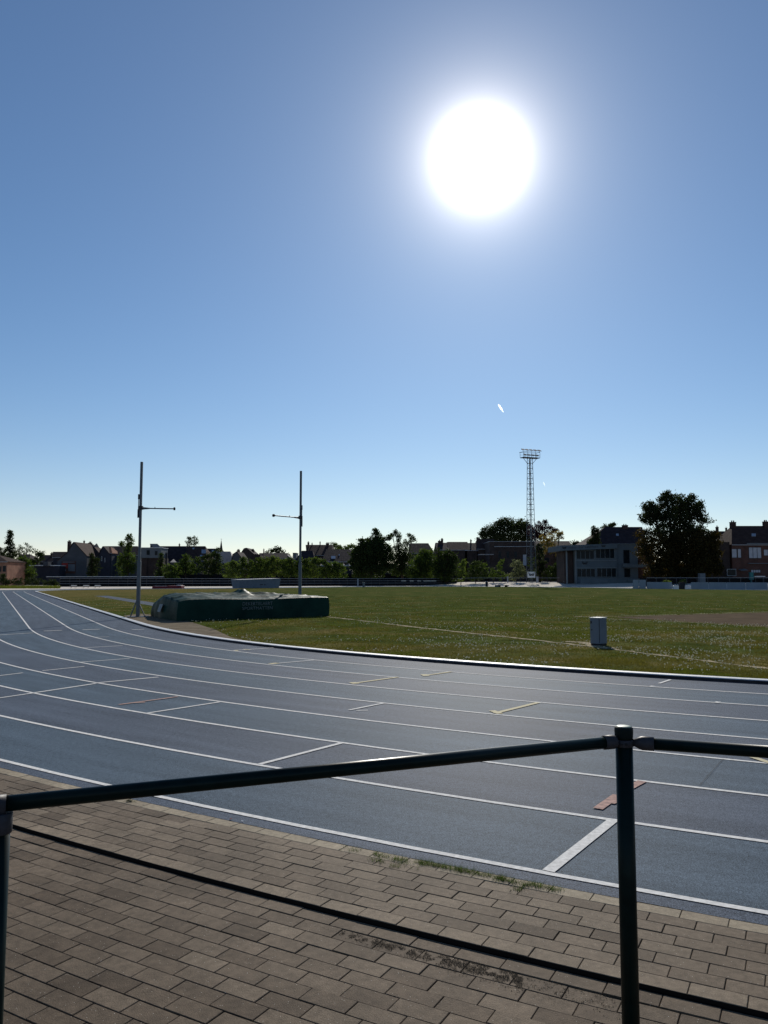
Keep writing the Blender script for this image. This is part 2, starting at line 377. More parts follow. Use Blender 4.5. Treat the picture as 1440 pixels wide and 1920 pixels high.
def tarp_material():
    m = bpy.data.materials.new('dark_green_tarpaulin'); m.use_nodes = True
    nt = m.node_tree; N = nt.nodes; L = nt.links; b = N['Principled BSDF']
    t = N.new('ShaderNodeTexCoord'); n = N.new('ShaderNodeTexNoise'); n.inputs['Scale'].default_value = 1.4; n.inputs['Detail'].default_value = 6
    L.new(t.outputs['Object'], n.inputs['Vector'])
    cr = N.new('ShaderNodeValToRGB'); e = cr.color_ramp.elements; e[0].position = .3; e[1].position = .7
    e[0].color = (.006, .026, .022, 1); e[1].color = (.014, .046, .036, 1); L.new(n.outputs['Fac'], cr.inputs[0]); L.new(cr.outputs[0], b.inputs['Base Color'])
    b.inputs['Roughness'].default_value = .5; b.inputs['Specular IOR Level'].default_value = .028
    n2 = N.new('ShaderNodeTexNoise'); n2.inputs['Scale'].default_value = 6; n2.inputs['Detail'].default_value = 4; L.new(t.outputs['Object'], n2.inputs['Vector'])
    bp = N.new('ShaderNodeBump'); bp.inputs['Distance'].default_value = .012; L.new(n2.outputs['Fac'], bp.inputs['Height']); L.new(bp.outputs[0], b.inputs['Normal'])
    return m
M['tarp'] = tarp_material()

# ------------------------------------------------------------------ the track: path geometry
C0 = Vector((23.397, 45.226)); RK = 36.5; A0 = 3.598
ER = Vector((math.cos(A0), math.sin(A0))); ET = Vector((math.sin(A0), -math.cos(A0)))
def catmull(P, n=8):
    out = []
    for i in range(1, len(P) - 2):
        p0, p1, p2, p3 = P[i - 1], P[i], P[i + 1], P[i + 2]
        for k in range(n):
            t = k / n
            out.append(.5 * ((2 * p1) + (p2 - p0) * t + (2 * p0 - 5 * p1 + 4 * p2 - p3) * t * t + (3 * p1 - p0 - 3 * p2 + p3) * t ** 3))
    return out
path = []   # closed kerb line, counter-clockwise seen from above starting at the end of the near straight
T0 = C0 + ER * (RK - .45)
far_end = T0 + ET * 80.0
ns = 44
for i in range(ns): path.append(far_end + (T0 - far_end) * (i / ns))
a_end = A0 + PI
nb = 160
for i in range(nb): a = A0 + (a_end - A0) * i / nb; q_ = min(1, (a - A0) / .42); path.append(C0 + Vector((math.cos(a), math.sin(a))) * (RK - .45 * (1 - q_ * q_ * (3 - 2 * q_))))
n_near = len(path)
ctrl = [C0 - ER * RK - ET * 10, C0 - ER * RK, Vector((60, 88))] + [gnd(*p).xy for p in ((1440, 1106.8), (1220, 1104), (1060, 1101.4), (870, 1099.9), (700, 1100.3), (480, 1103), (290, 1104.6), (150, 1106.2), (95, 1107.4))] + [far_end, far_end + (T0 - far_end) * .12]
path += catmull(ctrl, 9)
P = np.array([[p.x, p.y] for p in path]); nP = len(P)
tan = np.roll(P, -1, 0) - np.roll(P, 1, 0); tan /= np.linalg.norm(tan, axis=1)[:, None]
nor = np.stack([tan[:, 1], -tan[:, 0]], 1)      # outward
arc = np.concatenate([[0], np.cumsum(np.linalg.norm(np.diff(P, axis=0), axis=1))])
def ribbon(name, o0, o1, z, mat_, i0=0, i1=None, z1=None, steps=1, uv=True):
    idx = list(range(i0, (nP if i1 is None else i1))); closed = (i1 is None and i0 == 0)
    if closed: idx.append(0)
    V = []; UV = []
    for j, i in enumerate(idx):
        for k in range(steps + 1):
            o = o0 + (o1 - o0) * k / steps; p = P[i] + nor[i] * o
            zz = z if z1 is None else z + (z1 - z) * k / steps
            V.append((p[0], p[1], zz)); UV.append((arc[i], o))
    Fc = [(j * (steps + 1) + k, (j + 1) * (steps + 1) + k, (j + 1) * (steps + 1) + k + 1, j * (steps + 1) + k + 1) for j in range(len(idx) - 1) for k in range(steps)]
    me = bpy.data.meshes.new(name); me.from_pydata(V, [], Fc); me.update()
    bm = bmesh.new(); bm.from_mesh(me); bmesh.ops.recalc_face_normals(bm, faces=bm.faces)
    if sum(f.normal.z for f in bm.faces) < 0: bmesh.ops.reverse_faces(bm, faces=bm.faces)
    bm.to_mesh(me); bm.free()
    l = me.uv_layers.new(name='path')
    for lp in me.loops: l.data[lp.index].uv = UV[lp.vertex_index]
    me.materials.append(mat_); o = bpy.data.objects.new(name, me); COL.objects.link(o); return o
LW = 1.22
# ground sheet to the horizon
g = MB(); g.add([(-6000, -600, -.07), (6000, -600, -.07), (6000, 9000, -.07), (-6000, 9000, -.07)], [(0, 1, 2, 3)])
struct(g.build('ground', M['ground']))
struct(ribbon('track', -.02, 8 * LW + .16, 0.0, M['track'], steps=8))
# lane lines (one painted sheet object), 5 cm wide, measured edge line at the outside
lm_ = MB()
for k in range(1, 9):
    o = k * LW; idx = list(range(nP)) + [0]
    n0 = len(lm_.v)
    for i in idx:
        a = P[i] + nor[i] * (o - .026); b = P[i] + nor[i] * (o + .026)
        lm_.v += [(a[0], a[1], .004), (b[0], b[1], .004)]
    for j in range(len(idx) - 1): lm_.f.append((n0 + 2 * j, n0 + 2 * j + 1, n0 + 2 * j + 3, n0 + 2 * j + 2))
struct(lm_.build('lane_lines', M['white_paint']))
# raised kerb
def kerb():
    V = []; idx = list(range(nP)) + [0]
    for i in idx:
        for o, z in ((0, .0), (0, .05), (-.02, .062), (-.22, .062), (-.23, .0)):
            p = P[i] + nor[i] * o; V.append((p[0], p[1], z))
    Fc = [(j * 5 + k, j * 5 + k + 1, (j + 1) * 5 + k + 1, (j + 1) * 5 + k) for j in range(len(idx) - 1) for k in range(4)]
    b = MB(); b.add(V, Fc); o = b.build('kerb', M['kerb'])
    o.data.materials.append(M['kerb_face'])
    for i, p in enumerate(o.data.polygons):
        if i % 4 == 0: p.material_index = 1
    return o
struct(kerb())
# infield
fb = MB(); poly = [tuple(P[i] + nor[i] * (-.15)) + (.012,) for i in range(nP)]
cx, cy = 5.0, 90.0
fb.v = [(cx, cy, .012)] + poly; fb.f = [(0, i + 1, (i + 1) % nP + 1) for i in range(nP)]
struct(fb.build('infield', M['infield']))

# ------------------------------------------------------------------ painted cross markings
SZ = [.0062]
def stripe(mb, a, b, wd, z=None):
    SZ[0] += .00005; z = z or SZ[0]
    a = Vector((a[0], a[1], 0)); b = Vector((b[0], b[1], 0)); d = (b - a).normalized(); n = Vector((-d.y, d.x, 0)) * wd / 2
    mb.add([(*(a - n).xy, z), (*(b - n).xy, z), (*(b + n).xy, z), (*(a + n).xy, z)], [(0, 1, 2, 3)])
wmk, ymk, pmk = MB(), MB(), MB()
def S(mb, x0, y0, x1, y1, wd=.05): stripe(mb, gnd(x0, y0), gnd(x1, y1), wd)
S(wmk, 486, 1434, 640, 1394, .055); S(wmk, 1028, 1635, 1148, 1540, .075)
S(wmk, 275, 1338, 411, 1317); S(wmk, -60, 1318, 55, 1301); S(wmk, 55, 1301, 180, 1282, .06); S(wmk, 180, 1281, 297, 1270, .06)
S(wmk, 80, 1258, 158, 1250, .05); S(wmk, -30, 1271, 43, 1262); S(wmk, 150, 1242, 243, 1235); S(wmk, 155, 1215, 230, 1211)
S(wmk, 82, 1183.5, 116, 1182, .12); S(wmk, 155, 1181, 187, 1180, .12); S(wmk, 247, 1181, 270, 1180, .1); S(wmk, -20, 1192, 62, 1187, .07); S(wmk, 175, 1195, 205, 1194.5, .05)
S(wmk, 512, 1245, 590, 1238, .06); S(wmk, 437, 1220, 513, 1215, .06); S(wmk, 655, 1332, 720, 1319, .05); S(wmk, 668, 1333, 690, 1332.5, .03)
S(wmk, 1236, 1282, 1257, 1275, .05); S(wmk, 1218, 1287, 1226, 1288, .12); S(wmk, 1340, 1317, 1350, 1318, .12)
S(ymk, 928, 1338, 1009, 1318, .075); S(ymk, 922, 1333, 938, 1339, .09); S(ymk, 661, 1282, 746, 1270, .075); S(ymk, 660, 1280, 668, 1282.5, .12)
S(ymk, 797, 1267, 846, 1260, .07); S(ymk, 794, 1265, 800, 1268, .12); S(ymk, 509, 1244, 518, 1245, .2); S(ymk, 440, 1220, 447, 1220, .2); S(ymk, 460, 1218.5, 465, 1218, .2)
S(ymk, 1409, 1420, 1452, 1434, .07)
S(pmk, 1121, 1518, 1158, 1492, .075); S(pmk, 1172, 1483, 1204, 1466, .075); S(pmk, 1146, 1508, 1163, 1501, .05)
S(pmk, 223, 1322, 333, 1307, .05); S(pmk, 248, 1318.5, 272, 1317.5, .05)
struct(wmk.build('white_markings', M['white_paint'])); struct(ymk.build('yellow_markings', M['yellow_paint'])); struct(pmk.build('salmon_markings', M['pink_paint']))
sm_ = MB(); S(sm_, 1312, 1474, 1356, 1424, .003); struct(sm_.build('track_seam', M['joint']))

# ------------------------------------------------------------------ brick paving beside the track
R0 = RK + 8 * LW + .16; STEP = R0 + .875
def paving():
    V = []; Fc = []; T = []
    bl, bw, gap = .2265, .1094, .0036
    nrow = 50
    for r in range(nrow):
        ra = R0 + r * bw; rb = ra + bw; upper = r < 8
        if r >= 8: ra += .012; rb += .012
        z0 = 0.0 if upper else -.019
        off = (r % 2) * .5 + (0.25 if not upper else 0) + random.uniform(-.04, .04)
        rm = (ra + rb) / 2; a_lo, a_hi = R(226), R(256); nbk = int((a_hi - a_lo) * rm / bl)
        for k in range(nbk):
            t0 = a_lo + (k + off) * bl / rm; t1 = t0 + bl / rm
            tone = min(.74, max(0, random.gauss(.38, .13)))
            if not upper: tone = max(0, tone - .17)
            if r == 0: tone = random.uniform(.80, .98)
            if r == 7: tone = random.uniform(.58, .74)
            dz = random.gauss(0, .0009); tx, ty = random.gauss(0, .0022), random.gauss(0, .0028)
            if r in (9, 10, 11): dz -= .003 + .002 * math.sin(t0 * 90)
            if r > 11: dz += .002 * math.sin(t0 * 37 + r * .6) ; 
            g = gap + random.uniform(-.0008, .0012); bv = .0022
            n = len(V)
            for lvl, ins, zz in ((0, 0, -.035), (1, 0, -bv), (2, bv, 0)):
                for (tt, rr, sx, sy) in ((t0, ra, 1, 1), (t1, ra, -1, 1), (t1, rb, -1, -1), (t0, rb, 1, -1)):
                    q = tt + sx * (g / 2 + ins) / rm; rr2 = rr + sy * (g / 2 + ins)
                    z = z0 + zz + dz + tx * (-sx) * bl / 2 + ty * (-sy) * bw / 2
                    V.append((C0.x + rr2 * math.cos(q), C0.y + rr2 * math.sin(q), z)); T.append(tone)
            Fc.append((n + 8, n + 9, n + 10, n + 11))
            for a, b in ((0, 4), (4, 8)):
                for e in range(4): Fc.append((n + a + e, n + a + (e + 1) % 4, n + b + (e + 1) % 4, n + b + e))
    o = npmesh('paving', np.array(V), np.array(Fc), M['paver'], k=4, attr=np.array(T))
    return struct(o)
paving()
def arcsheet(name, r0, r1, z, a0, a1, m, n=60):
    b = MB()
    for i in range(n + 1):
        a = a0 + (a1 - a0) * i / n
        for r in (r0, r1): b.v.append((C0.x + r * math.cos(a), C0.y + r * math.sin(a), z))
    b.f = [(2 * i, 2 * i + 1, 2 * i + 3, 2 * i + 2) for i in range(n)]
    return struct(b.build(name, m))
arcsheet('paving_joint_bed', R0 + .003, STEP - .004, -.0055, R(215), R(268), M['joint'])
M['riser'] = mat('shade_painted_brick_edge', (.018, .014, .012), .95, .01)  # near-black colour stands in for shade on the backlit step face
arcsheet('lower_paving_bed', STEP + .01, R0 + 14, -.0290, R(215), R(268), M['joint'])
# riser of the low step: dark strip over the brick sides, shade painted on
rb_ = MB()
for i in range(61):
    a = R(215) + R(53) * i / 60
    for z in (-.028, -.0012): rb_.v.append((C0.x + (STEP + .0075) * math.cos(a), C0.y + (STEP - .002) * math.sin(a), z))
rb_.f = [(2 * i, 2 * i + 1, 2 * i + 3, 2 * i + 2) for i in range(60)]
struct(rb_.build('paving_step_shade', M['riser']))

def pol(p): d = Vector((p[0], p[1])) - C0; return d.length, math.atan2(d.y, d.x) % (2 * PI)
# weeds in the joint behind the edging course
def blades(pts, h, wd, lean=.5, tone=None, per=3, seed=1):
    """three-vertex grass blades at Nx3 points"""
    r = np.random.default_rng(seed); pts = np.repeat(pts, per, 0); n = len(pts)
    hh = np.repeat(h, per) if hasattr(h, '__len__') else np.full(n, h)
    ww = np.repeat(wd, per) if hasattr(wd, '__len__') else np.full(n, wd)
    tt = np.repeat(tone, per) if tone is not None else r.random(n)
    hh = hh * r.uniform(.5, 1.3, n); a = r.uniform(0, 2 * PI, n); b = r.uniform(0, 2 * PI, n)
    base = pts + np.stack([np.cos(b), np.sin(b), np.zeros(n)], 1) * (hh * .35)[:, None]
    side = np.stack([np.cos(a), np.sin(a), np.zeros(n)], 1) * (ww / 2)[:, None]
    ln = r.uniform(0, lean, n); la = r.uniform(0, 2 * PI, n)
    tip = base + np.stack([np.cos(la) * ln * hh, np.sin(la) * ln * hh, hh], 1)
    V = np.stack([base - side, base + side, tip], 1).reshape(-1, 3); Fq = np.arange(n * 3).reshape(-1, 3)
    return V, Fq, np.repeat(np.clip(tt + r.normal(0, .15, n), 0, 1), 3)
wp = []
cl = [(650, 1590, 3), (706, 1603, 14), (720, 1606, 12), (742, 1612, 18), (757, 1613, 16), (700, 1614, 8), (742, 1626, 4), (712, 1617, 10), (757, 1620, 6), (790, 1618, 20), (800, 1620, 22), (815, 1623, 20), (830, 1626, 16), (843, 1628, 14), (860, 1631, 20), (872, 1634, 22), (885, 1637, 16), (900, 1640, 12), (915, 1643, 14), (935, 1648, 26), (942, 1650, 22), (955, 1652, 12), (968, 1655, 10), (988, 1660, 22), (1003, 1660, 16), (1015, 1664, 14), (1035, 1668, 14), (1045, 1670, 8), (965, 1668, 6), (980, 1665, 8), (740, 1625, 7), (778, 1631, 4), (664, 1595, 9), (244, 1503, 6)]
for px, py, n in cl:
    for _ in range(n * 2):
        q = gnd(px + random.gauss(0, 6), py + random.gauss(0, 1.6)); wp.append(tuple(q + Vector((0, 0, -.004))))
V, Fq, T = blades(np.array(wp), .026, .0024, 2.2, per=3, seed=3)
stuff(npmesh('weeds', V, Fq, M['leaf_mid'], attr=T), 'thin green weeds and grass tufts growing in the joints beside the pale edging bricks', 'weeds')
for i_, (px, py, nm, lab, mm, w_) in enumerate(((433, 1537, 'litter_scrap', 'tiny red scrap lying at the edge of the track', 'red_panel', .022), (455, 1541, 'litter_scrap', 'tiny pale paper scrap lying beside the red one at the track edge', 'plastic_white', .018), (243, 1503, 'dry_leaf', 'small curled dry leaf on the paving below the long rail', 'leaf_autumn', .05))):
    q = gnd(px, py); b = MB(); r_ = random.Random(i_); ring = [(q.x + w_ * .5 * (1 + r_.uniform(-.3, .3)) * math.cos(k * PI / 3), q.y + w_ * .45 * math.sin(k * PI / 3), .003 + r_.uniform(0, .012)) for k in range(6)]
    b.add(ring + [(q.x, q.y, .004)], [(k, (k + 1) % 6, 6) for k in range(6)]); tag(b.build(nm, M[mm]), lab, 'litter' if i_ < 2 else 'leaf')
# crumbly moss and soil in the sunken course
mb = MB(); 
Vm = []
_G = np.random.default_rng(77).random((64, 64))
def vnoise_(x, y, s=.022):
    u, v = x / s, y / s; i, j = int(math.floor(u)), int(math.floor(v)); a, b = u - i, v - j
    g = lambda p, q: _G[p % 64, q % 64]
    return (g(i, j) * (1 - a) + g(i + 1, j) * a) * (1 - b) + (g(i, j + 1) * (1 - a) + g(i + 1, j + 1) * a) * b
for _ in range(9000):
    u = random.random(); px = 560 + 420 * u ** .6 * 1.0
    if random.random() < .12: px = random.uniform(960, 1180)
    base_y = 1735 + (px - 600) * .26
    q = gnd(px, base_y + random.gauss(6, 2.5 + 8 * max(0, (px - 600) / 400)), -.024)
    if px < 640 and random.random() < .7: continue
    if vnoise_(q.x, q.y) < .36 + .12 * random.random(): continue
    rr = random.uniform(.0010, .0028) ; Vm.append((q.x, q.y, -.0205 - random.random() * .002, rr))
A = np.array(Vm); n = len(A)
tpl = np.array([(1, 0, 0), (0, 1, 0), (-1, 0, 0), (0, -1, 0), (0, 0, .4)]); ft = np.array([(0, 1, 4), (1, 2, 4), (2, 3, 4), (3, 0, 4)])
V = A[:, None, :3] + tpl[None] * A[:, 3][:, None, None] * rng.uniform(.6, 1.4, (n, 5, 1)); Fq = (np.arange(n) * 5)[:, None, None] + ft[None]
M['moss'] = mat('dark_moss_crumbs', (.070, .054, .036), .95, .1, var=.5, vscale=60)
stuff(npmesh('moss_crumbs', V.reshape(-1, 3), Fq.reshape(-1, 3), M['moss']), 'dark crumbs of soil and moss in the sunken brick course below the low step', 'soil')

# ------------------------------------------------------------------ sheets on the infield
def sheet(name, pts, z, m, ground=True, jitter=0):
    b = MB(); q = [gnd(*p) if ground else Vector(p) for p in pts]
    b.v = [(p[0], p[1], z) for p in q]; b.f = [tuple(range(len(q)))]
    return struct(b.build(name, m))
def wavy(name, pts, wd, z, m, n=10, amp=.35, seed=0):
    r = random.Random(seed); q = [gnd(*p) for p in pts]; Q = []
    for a, b in zip(q[:-1], q[1:]):
        for k in range(n): Q.append(a.lerp(b, k / n))
    Q.append(q[-1]); mbb = MB()
    for i, p in enumerate(Q):
        d = (Q[min(i + 1, len(Q) - 1)] - Q[max(0, i - 1)]).normalized(); nn = Vector((-d.y, d.x, 0))
        w1 = wd * (.5 + r.uniform(-amp, amp)); w2 = wd * (.5 + r.uniform(-amp, amp))
        mbb.v += [(*(p + nn * w1).xy, z), (*(p - nn * w2).xy, z)]
    mbb.f = [(2 * i, 2 * i + 1, 2 * i + 3, 2 * i + 2) for i in range(len(Q) - 1)]
    return struct(mbb.build(name, m))
sandp = [(232, 1155), (262, 1151), (330, 1158), (400, 1180), (432, 1195), (470, 1204.5)]
kp = []
for i in range(ns - 2, ns + 26):
    p = P[i] - nor[i] * .2; kp.append(Vector((p[0], p[1], 0)))
qs = [gnd(*p) for p in sandp]
kp = [p for p in kp if qs[-1].x > p.x and p.y < qs[0].y + .3]
b_ = MB(); b_.v = [(p.x, p.y, .017) for p in qs] + [(p.x, p.y, .017) for p in reversed(kp)]; b_.f = [tuple(range(len(b_.v)))]
struct(b_.build('sandy_path', M['sand']))
wavy('dusty_trace', [(612, 1157), (667, 1163), (780, 1177), (947, 1195), (973, 1198), (1107, 1213), (1200, 1225), (1293, 1237), (1440, 1255), (1600, 1275)], .16, .018, M['dust_line'], amp=.45, seed=2)
sheet('cinder_strip', [(1150, 1158), (1253, 1154), (1440, 1149), (1700, 1143), (1700, 1200), (1440, 1176)], .016, M['cinder'])
wavy('cinder_edge_near', [(1085, 1156.5), (1153, 1162), (1300, 1168), (1440, 1177), (1700, 1200)], .16, .021, M['dust_line'], amp=.2, seed=4)
wavy('cinder_edge_far', [(1075, 1157.5), (1160, 1156), (1253, 1153.5), (1440, 1148), (1700, 1142)], .2, .021, M['dust_line'], amp=.2, seed=5)
wavy('cabinet_path', [(1060, 1204), (1095, 1206), (1122, 1214), (1160, 1217)], .32, .020, M['dust_line'], amp=.2, seed=6)
# run-up strip of the pole vault, parallel to the straight
ra, rb2 = gnd(190, 1117.5), gnd(292, 1134)
dd = (rb2 - ra).normalized(); nn = Vector((-dd.y, dd.x, 0)) * .61
rbm = MB(); e2 = ra + dd * 44; rbm.v = [(*(ra - nn).xy, .018), (*(e2 - nn).xy, .018), (*(e2 + nn).xy, .018), (*(ra + nn).xy, .018)]; rbm.f = [(0, 1, 2, 3)]
rw = struct(rbm.build('vault_runway', mat('runway_rubber', (.06, .08, .11), .8, .03, var=.12, vscale=1.5)))

# ------------------------------------------------------------------ grass blades and flowers on the near infield
def inside_field(x, y):
    d = np.hypot(x - C0.x, y - C0.y); t = (x - C0.x) * ET.x + (y - C0.y) * ET.y; r = (x - C0.x) * ER.x + (y - C0.y) * ER.y
    return np.where(t > 0, r < RK - .70, d < RK - .22 - .45 * np.clip(1 - (np.arctan2(y - C0.y, x - C0.x) % (2 * PI) - A0) / .42, 0, 1))
def inpoly(x, y, poly):
    ins = np.zeros(len(x), bool); n = len(poly)
    for i in range(n):
        x0, y0 = poly[i][0], poly[i][1]; x1, y1 = poly[(i + 1) % n][0], poly[(i + 1) % n][1]
        c = ((y0 > y) != (y1 > y)) & (x < (x1 - x0) * (y - y0) / (y1 - y0 + 1e-12) + x0); ins ^= c
    return ins
FL, FR_ = gnd(335, 1165.5), gnd(616, 1155.8)
BR, BL = FR_ + Vector((-1.5, 2.2, 0)), FL + Vector((-2.25, 4.3, 0))
blk = [[(p.x, p.y) for p in qs] + [(p.x, p.y) for p in reversed(kp)], [(v[0], v[1]) for v in rbm.v],
       [tuple(gnd(*p).xy) for p in [(1150, 1159), (1253, 1154.5), (1440, 1149.5), (1700, 1144), (1700, 1198), (1440, 1175)]], [(p.x, p.y) for p in (FL, FR_, BR, BL)]]
def field_points(n, y0, y1, seed, pw=1.0):
    r = np.random.default_rng(seed); u = r.random(n); y = 1 / (1 / y0 + (1 / y1 - 1 / y0) * u ** pw); x = y * r.uniform(-.62, .62, n)
    k = inside_field(x, y)
    for b in blk: k &= ~inpoly(x, y, b)
    return x[k], y[k]
def vnoise(x, y, s, seed=0):
    r = np.random.default_rng(seed); G = r.random((64, 64)); u, v = x / s, y / s
    i, j = np.floor(u).astype(int), np.floor(v).astype(int); fu, fv = u - i, v - j; fu = fu * fu * (3 - 2 * fu); fv = fv * fv * (3 - 2 * fv)
    g = lambda a, b: G[a % 64, b % 64]
    return (g(i, j) * (1 - fu) + g(i + 1, j) * fu) * (1 - fv) + (g(i, j + 1) * (1 - fu) + g(i + 1, j + 1) * fu) * fv
x, y = field_points(210000, 12.5, 75, 11)
dust = [gnd(*p) for p in [(612, 1157), (780, 1177), (973, 1198), (1107, 1213), (1293, 1237), (1440, 1255), (1600, 1275)]]
dm = np.full(len(x), 9.)
for a, b in zip(dust[:-1], dust[1:]):
    ab = (b - a).xy; t = np.clip(((x - a.x) * ab.x + (y - a.y) * ab.y) / ab.length_squared, 0, 1)
    dm = np.minimum(dm, np.hypot(x - a.x - t * ab.x, y - a.y - t * ab.y))
nz = vnoise(x, y, .9, 1) * .6 + vnoise(x, y, .25, 2) * .4; dry = vnoise(x, y, 2.6, 3) * .6 + vnoise(x, y, .7, 4) * .4
dry = dry + np.clip((30 - y) / 80, 0, .16) + np.clip((-x - 6) / 60, 0, .12)
k = (rng.random(len(x)) < .35 + nz) & ~((dm < .10) & (rng.random(len(x)) < .93)) & ~((dry > .66) & (rng.random(len(x)) < .65))
x, y, nz, dry = x[k], y[k], nz[k], dry[k]
for nm, sel, m_, lab in (('grass_green', dry <= .53, 'grass_g', 'short green grass covering the infield'), ('grass_dry', dry > .53, 'grass_d', 'straw coloured dry grass patches on the infield')):
    M[m_] = leafmat(nm, *(((.048, .060, .013), (.155, .168, .042)) if m_ == 'grass_g' else ((.06, .058, .018), (.19, .165, .055))), .35, (1.15, 1.2, .5), .9, 0)
    xx, yy, zz = x[sel], y[sel], nz[sel]
    V, Fq, T = blades(np.stack([xx, yy, np.full(len(xx), .01)], 1), .022 + .040 * zz ** 1.5, .007 * np.maximum(1, yy / 16), .9, tone=.25 + .5 * zz, per=4, seed=5)
    stuff(npmesh(nm, V, Fq, M[m_], attr=T), lab, 'grass')
x, y = field_points(60000, 13.5, 130, 21)
f = vnoise(x, y, 2.2, 9) * .55 + vnoise(x, y, .8, 10) * .45
band = np.exp(-((y - 24 - .25 * x) / 7.) ** 2)
k = rng.random(len(x)) < np.clip((f - .40) * 1.7, 0, 1) * (.30 + .9 * band); x, y = x[k], y[k]; n = len(x)
oc = np.array([(1, 0, 0), (0, 1, 0), (-1, 0, 0), (0, -1, 0), (0, 0, 1), (0, 0, -1)]); of = np.array([(0, 1, 4), (1, 2, 4), (2, 3, 4), (3, 0, 4), (1, 0, 5), (2, 1, 5), (3, 2, 5), (0, 3, 5)])
rr = rng.uniform(.009, .022, n); V = np.stack([x, y, rng.uniform(.04, .09, n)], 1)[:, None] + oc[None] * rr[:, None, None]
Fq = (np.arange(n) * 6)[:, None, None] + of[None]
M['flower'] = leafmat('white_seed_heads', (.70, .68, .58), (.80, .78, .66), .5, (1, 1, .95), .9, 0)
stuff(npmesh('flowers', V.reshape(-1, 3), Fq.reshape(-1, 3), M['flower']), 'tiny white daisies and seed heads dotted over the infield grass', 'flowers')

# ------------------------------------------------------------------ near railing
def railing():
    zr = 1.108
    pL = Vector((xat(-2, 2.22, zr), 2.22)); pR = Vector((xat(1170, 2.995, zr), 2.995)); dR = Vector((xat(1440, 2.826, zr), 2.826)) - pR
    pE = pR + dR.normalized() * 2.06
    dL = (pL - pR).normalized(); dR = dR.normalized(); pF = pL + dL * 2.06
    t = thing('pipe_railing', 'dark green tubular railing in the foreground with steel clamps on its posts', 'railing', (pR.x, pR.y, -.02))
    for p, top in ((pR, 1.118), (pL, 1.066), (pE, 1.118), (pF, 1.066)):
        MB().tube([(p.x, p.y, -.02), (p.x, p.y, top)], .0312, 28, cap=True).build('post', M['paint_green'], t, smooth=True)
    def v3(p, z): return Vector((p.x, p.y, z))
    # caps
    for p in (pR, pE):
        c = MB(); prof = [(.0312, 1.119), (.0328, 1.128), (.0338, 1.150), (.0330, 1.159), (.0295, 1.1635)]
        c.tube([(p.x, p.y, z) for r, z in prof], [r for r, z in prof], 28); cap = c.build('post_cap', M['cap_dark'], t, smooth=True)
        q = MB().tube([(p.x, p.y, 1.163), (p.x, p.y, 1.1655), (p.x, p.y, 1.1672)], [.0285, .026, .018], 28).build('cap_top', M['cap_green'], cap, smooth=True)
        q.location = (0, 0, 0)
    # clamp band with bolts on the right posts
    for p, dirs in ((pR, (dL, dR)), (pE, (-dR, dR))):
        band = MB().tube([(p.x, p.y, 1.092), (p.x, p.y, 1.094), (p.x, p.y, 1.116), (p.x, p.y, 1.118)], [.0312, .0335, .0335, .0312], 28).build('clamp', M['zinc'], t, smooth=True)
        bt = MB().tube([(p.x - .002, p.y - .033, 1.105), (p.x - .002, p.y - .0375, 1.105)], .0055, 6).tube([(p.x - .016, p.y - .029, 1.105), (p.x - .017, p.y - .033, 1.105)], .003, 8)
        o = bt.build('bolt', M['rubber'], band); o.location = (0, 0, 0)
    def end(p, d, z, first, off=.0):
        """end sleeve and flat lug that ties a rail to the clamp"""
        a = v3(p + d * (.062 + off), z); b = v3(p + d * (.108 + off), z); s = MB()
        s.tube([a - v3(d, 0) * (.008 if first else .030), a - v3(d, 0) * .004, a + v3(d, 0) * .006, b, b + v3(d, 0) * .0015], [.012 if first else .009, .022, .0252, .0252, .0218], 24)
        o = s.build('rail_end_sleeve', M['zinc'], t, smooth=False)
        for pl in o.data.polygons: pl.use_smooth = len(pl.vertices) == 4
        lug = MB(); side = Vector((-d.y, d.x, 0)) * .0
        a2 = v3(p + d * .030, z); b2 = v3(p + d * (.070 + off), z)
        lug.bar(a2, b2, .005, .026 if not first else .012)
        if first: lug.bar(a2 + Vector((0, 0, -.012)), b2 + Vector((0, 0, -.012)), .004, .005)
        lg = lug.build('lug', M['zinc'], t)
        q = p + d * .048; pn = Vector((-d.y, d.x)) * (1 if d.x < 0 else -1)
        bb = MB().tube([v3(q, z - .003), v3(q + pn * .007, z - .003)], .0055, 10).build('bolt', M['zinc'], lg); bb.location = (0, 0, 0)
        return b
    zR = 1.105
    a = end(pR, dL, zr + .004, True, -.018); b = end(pR, dR, zr, False, -.004)
    # left long rail, from the right post to the left post
    z1 = zr + .004; z0 = 1.098
    e0 = v3(pL + (-dL) * .018, z0)
    MB().tube([v3(pR + dL * .085, z1), e0], .0214, 24).build('rail', M['paint_green'], t, smooth=True)
    z2 = zr
    MB().tube([v3(pR + dR * .098, z2), v3(pE - dR * .10, z2)], .0214, 24).build('rail', M['paint_green'], t, smooth=True)
    end(pE, -dR, z2, False)
    MB().tube([v3(pL + dL * .05, z0), v3(pF - dL * .03, z0)], .0214, 24).build('rail', M['paint_green'], t, smooth=True)
    # fitting on the left post: a sleeve round the rail over a collar round the post
    fit = MB().tube([v3(pL + dL * .05, z0 - .003), v3(pL - dL * .0185, z0 - .003)], .0275, 26)
    f_ = fit.build('rail_end_sleeve', M['zinc'], t)
    for pl in f_.data.polygons: pl.use_smooth = len(pl.vertices) == 4
    cz = MB().tube([(pL.x, pL.y, 1.022), (pL.x, pL.y, 1.024), (pL.x, pL.y, 1.074), (pL.x, pL.y, 1.0755)], [.0345, .0362, .0362, .0345], 28).build('clamp', M['zinc'], t, smooth=True)
    return t
railing()

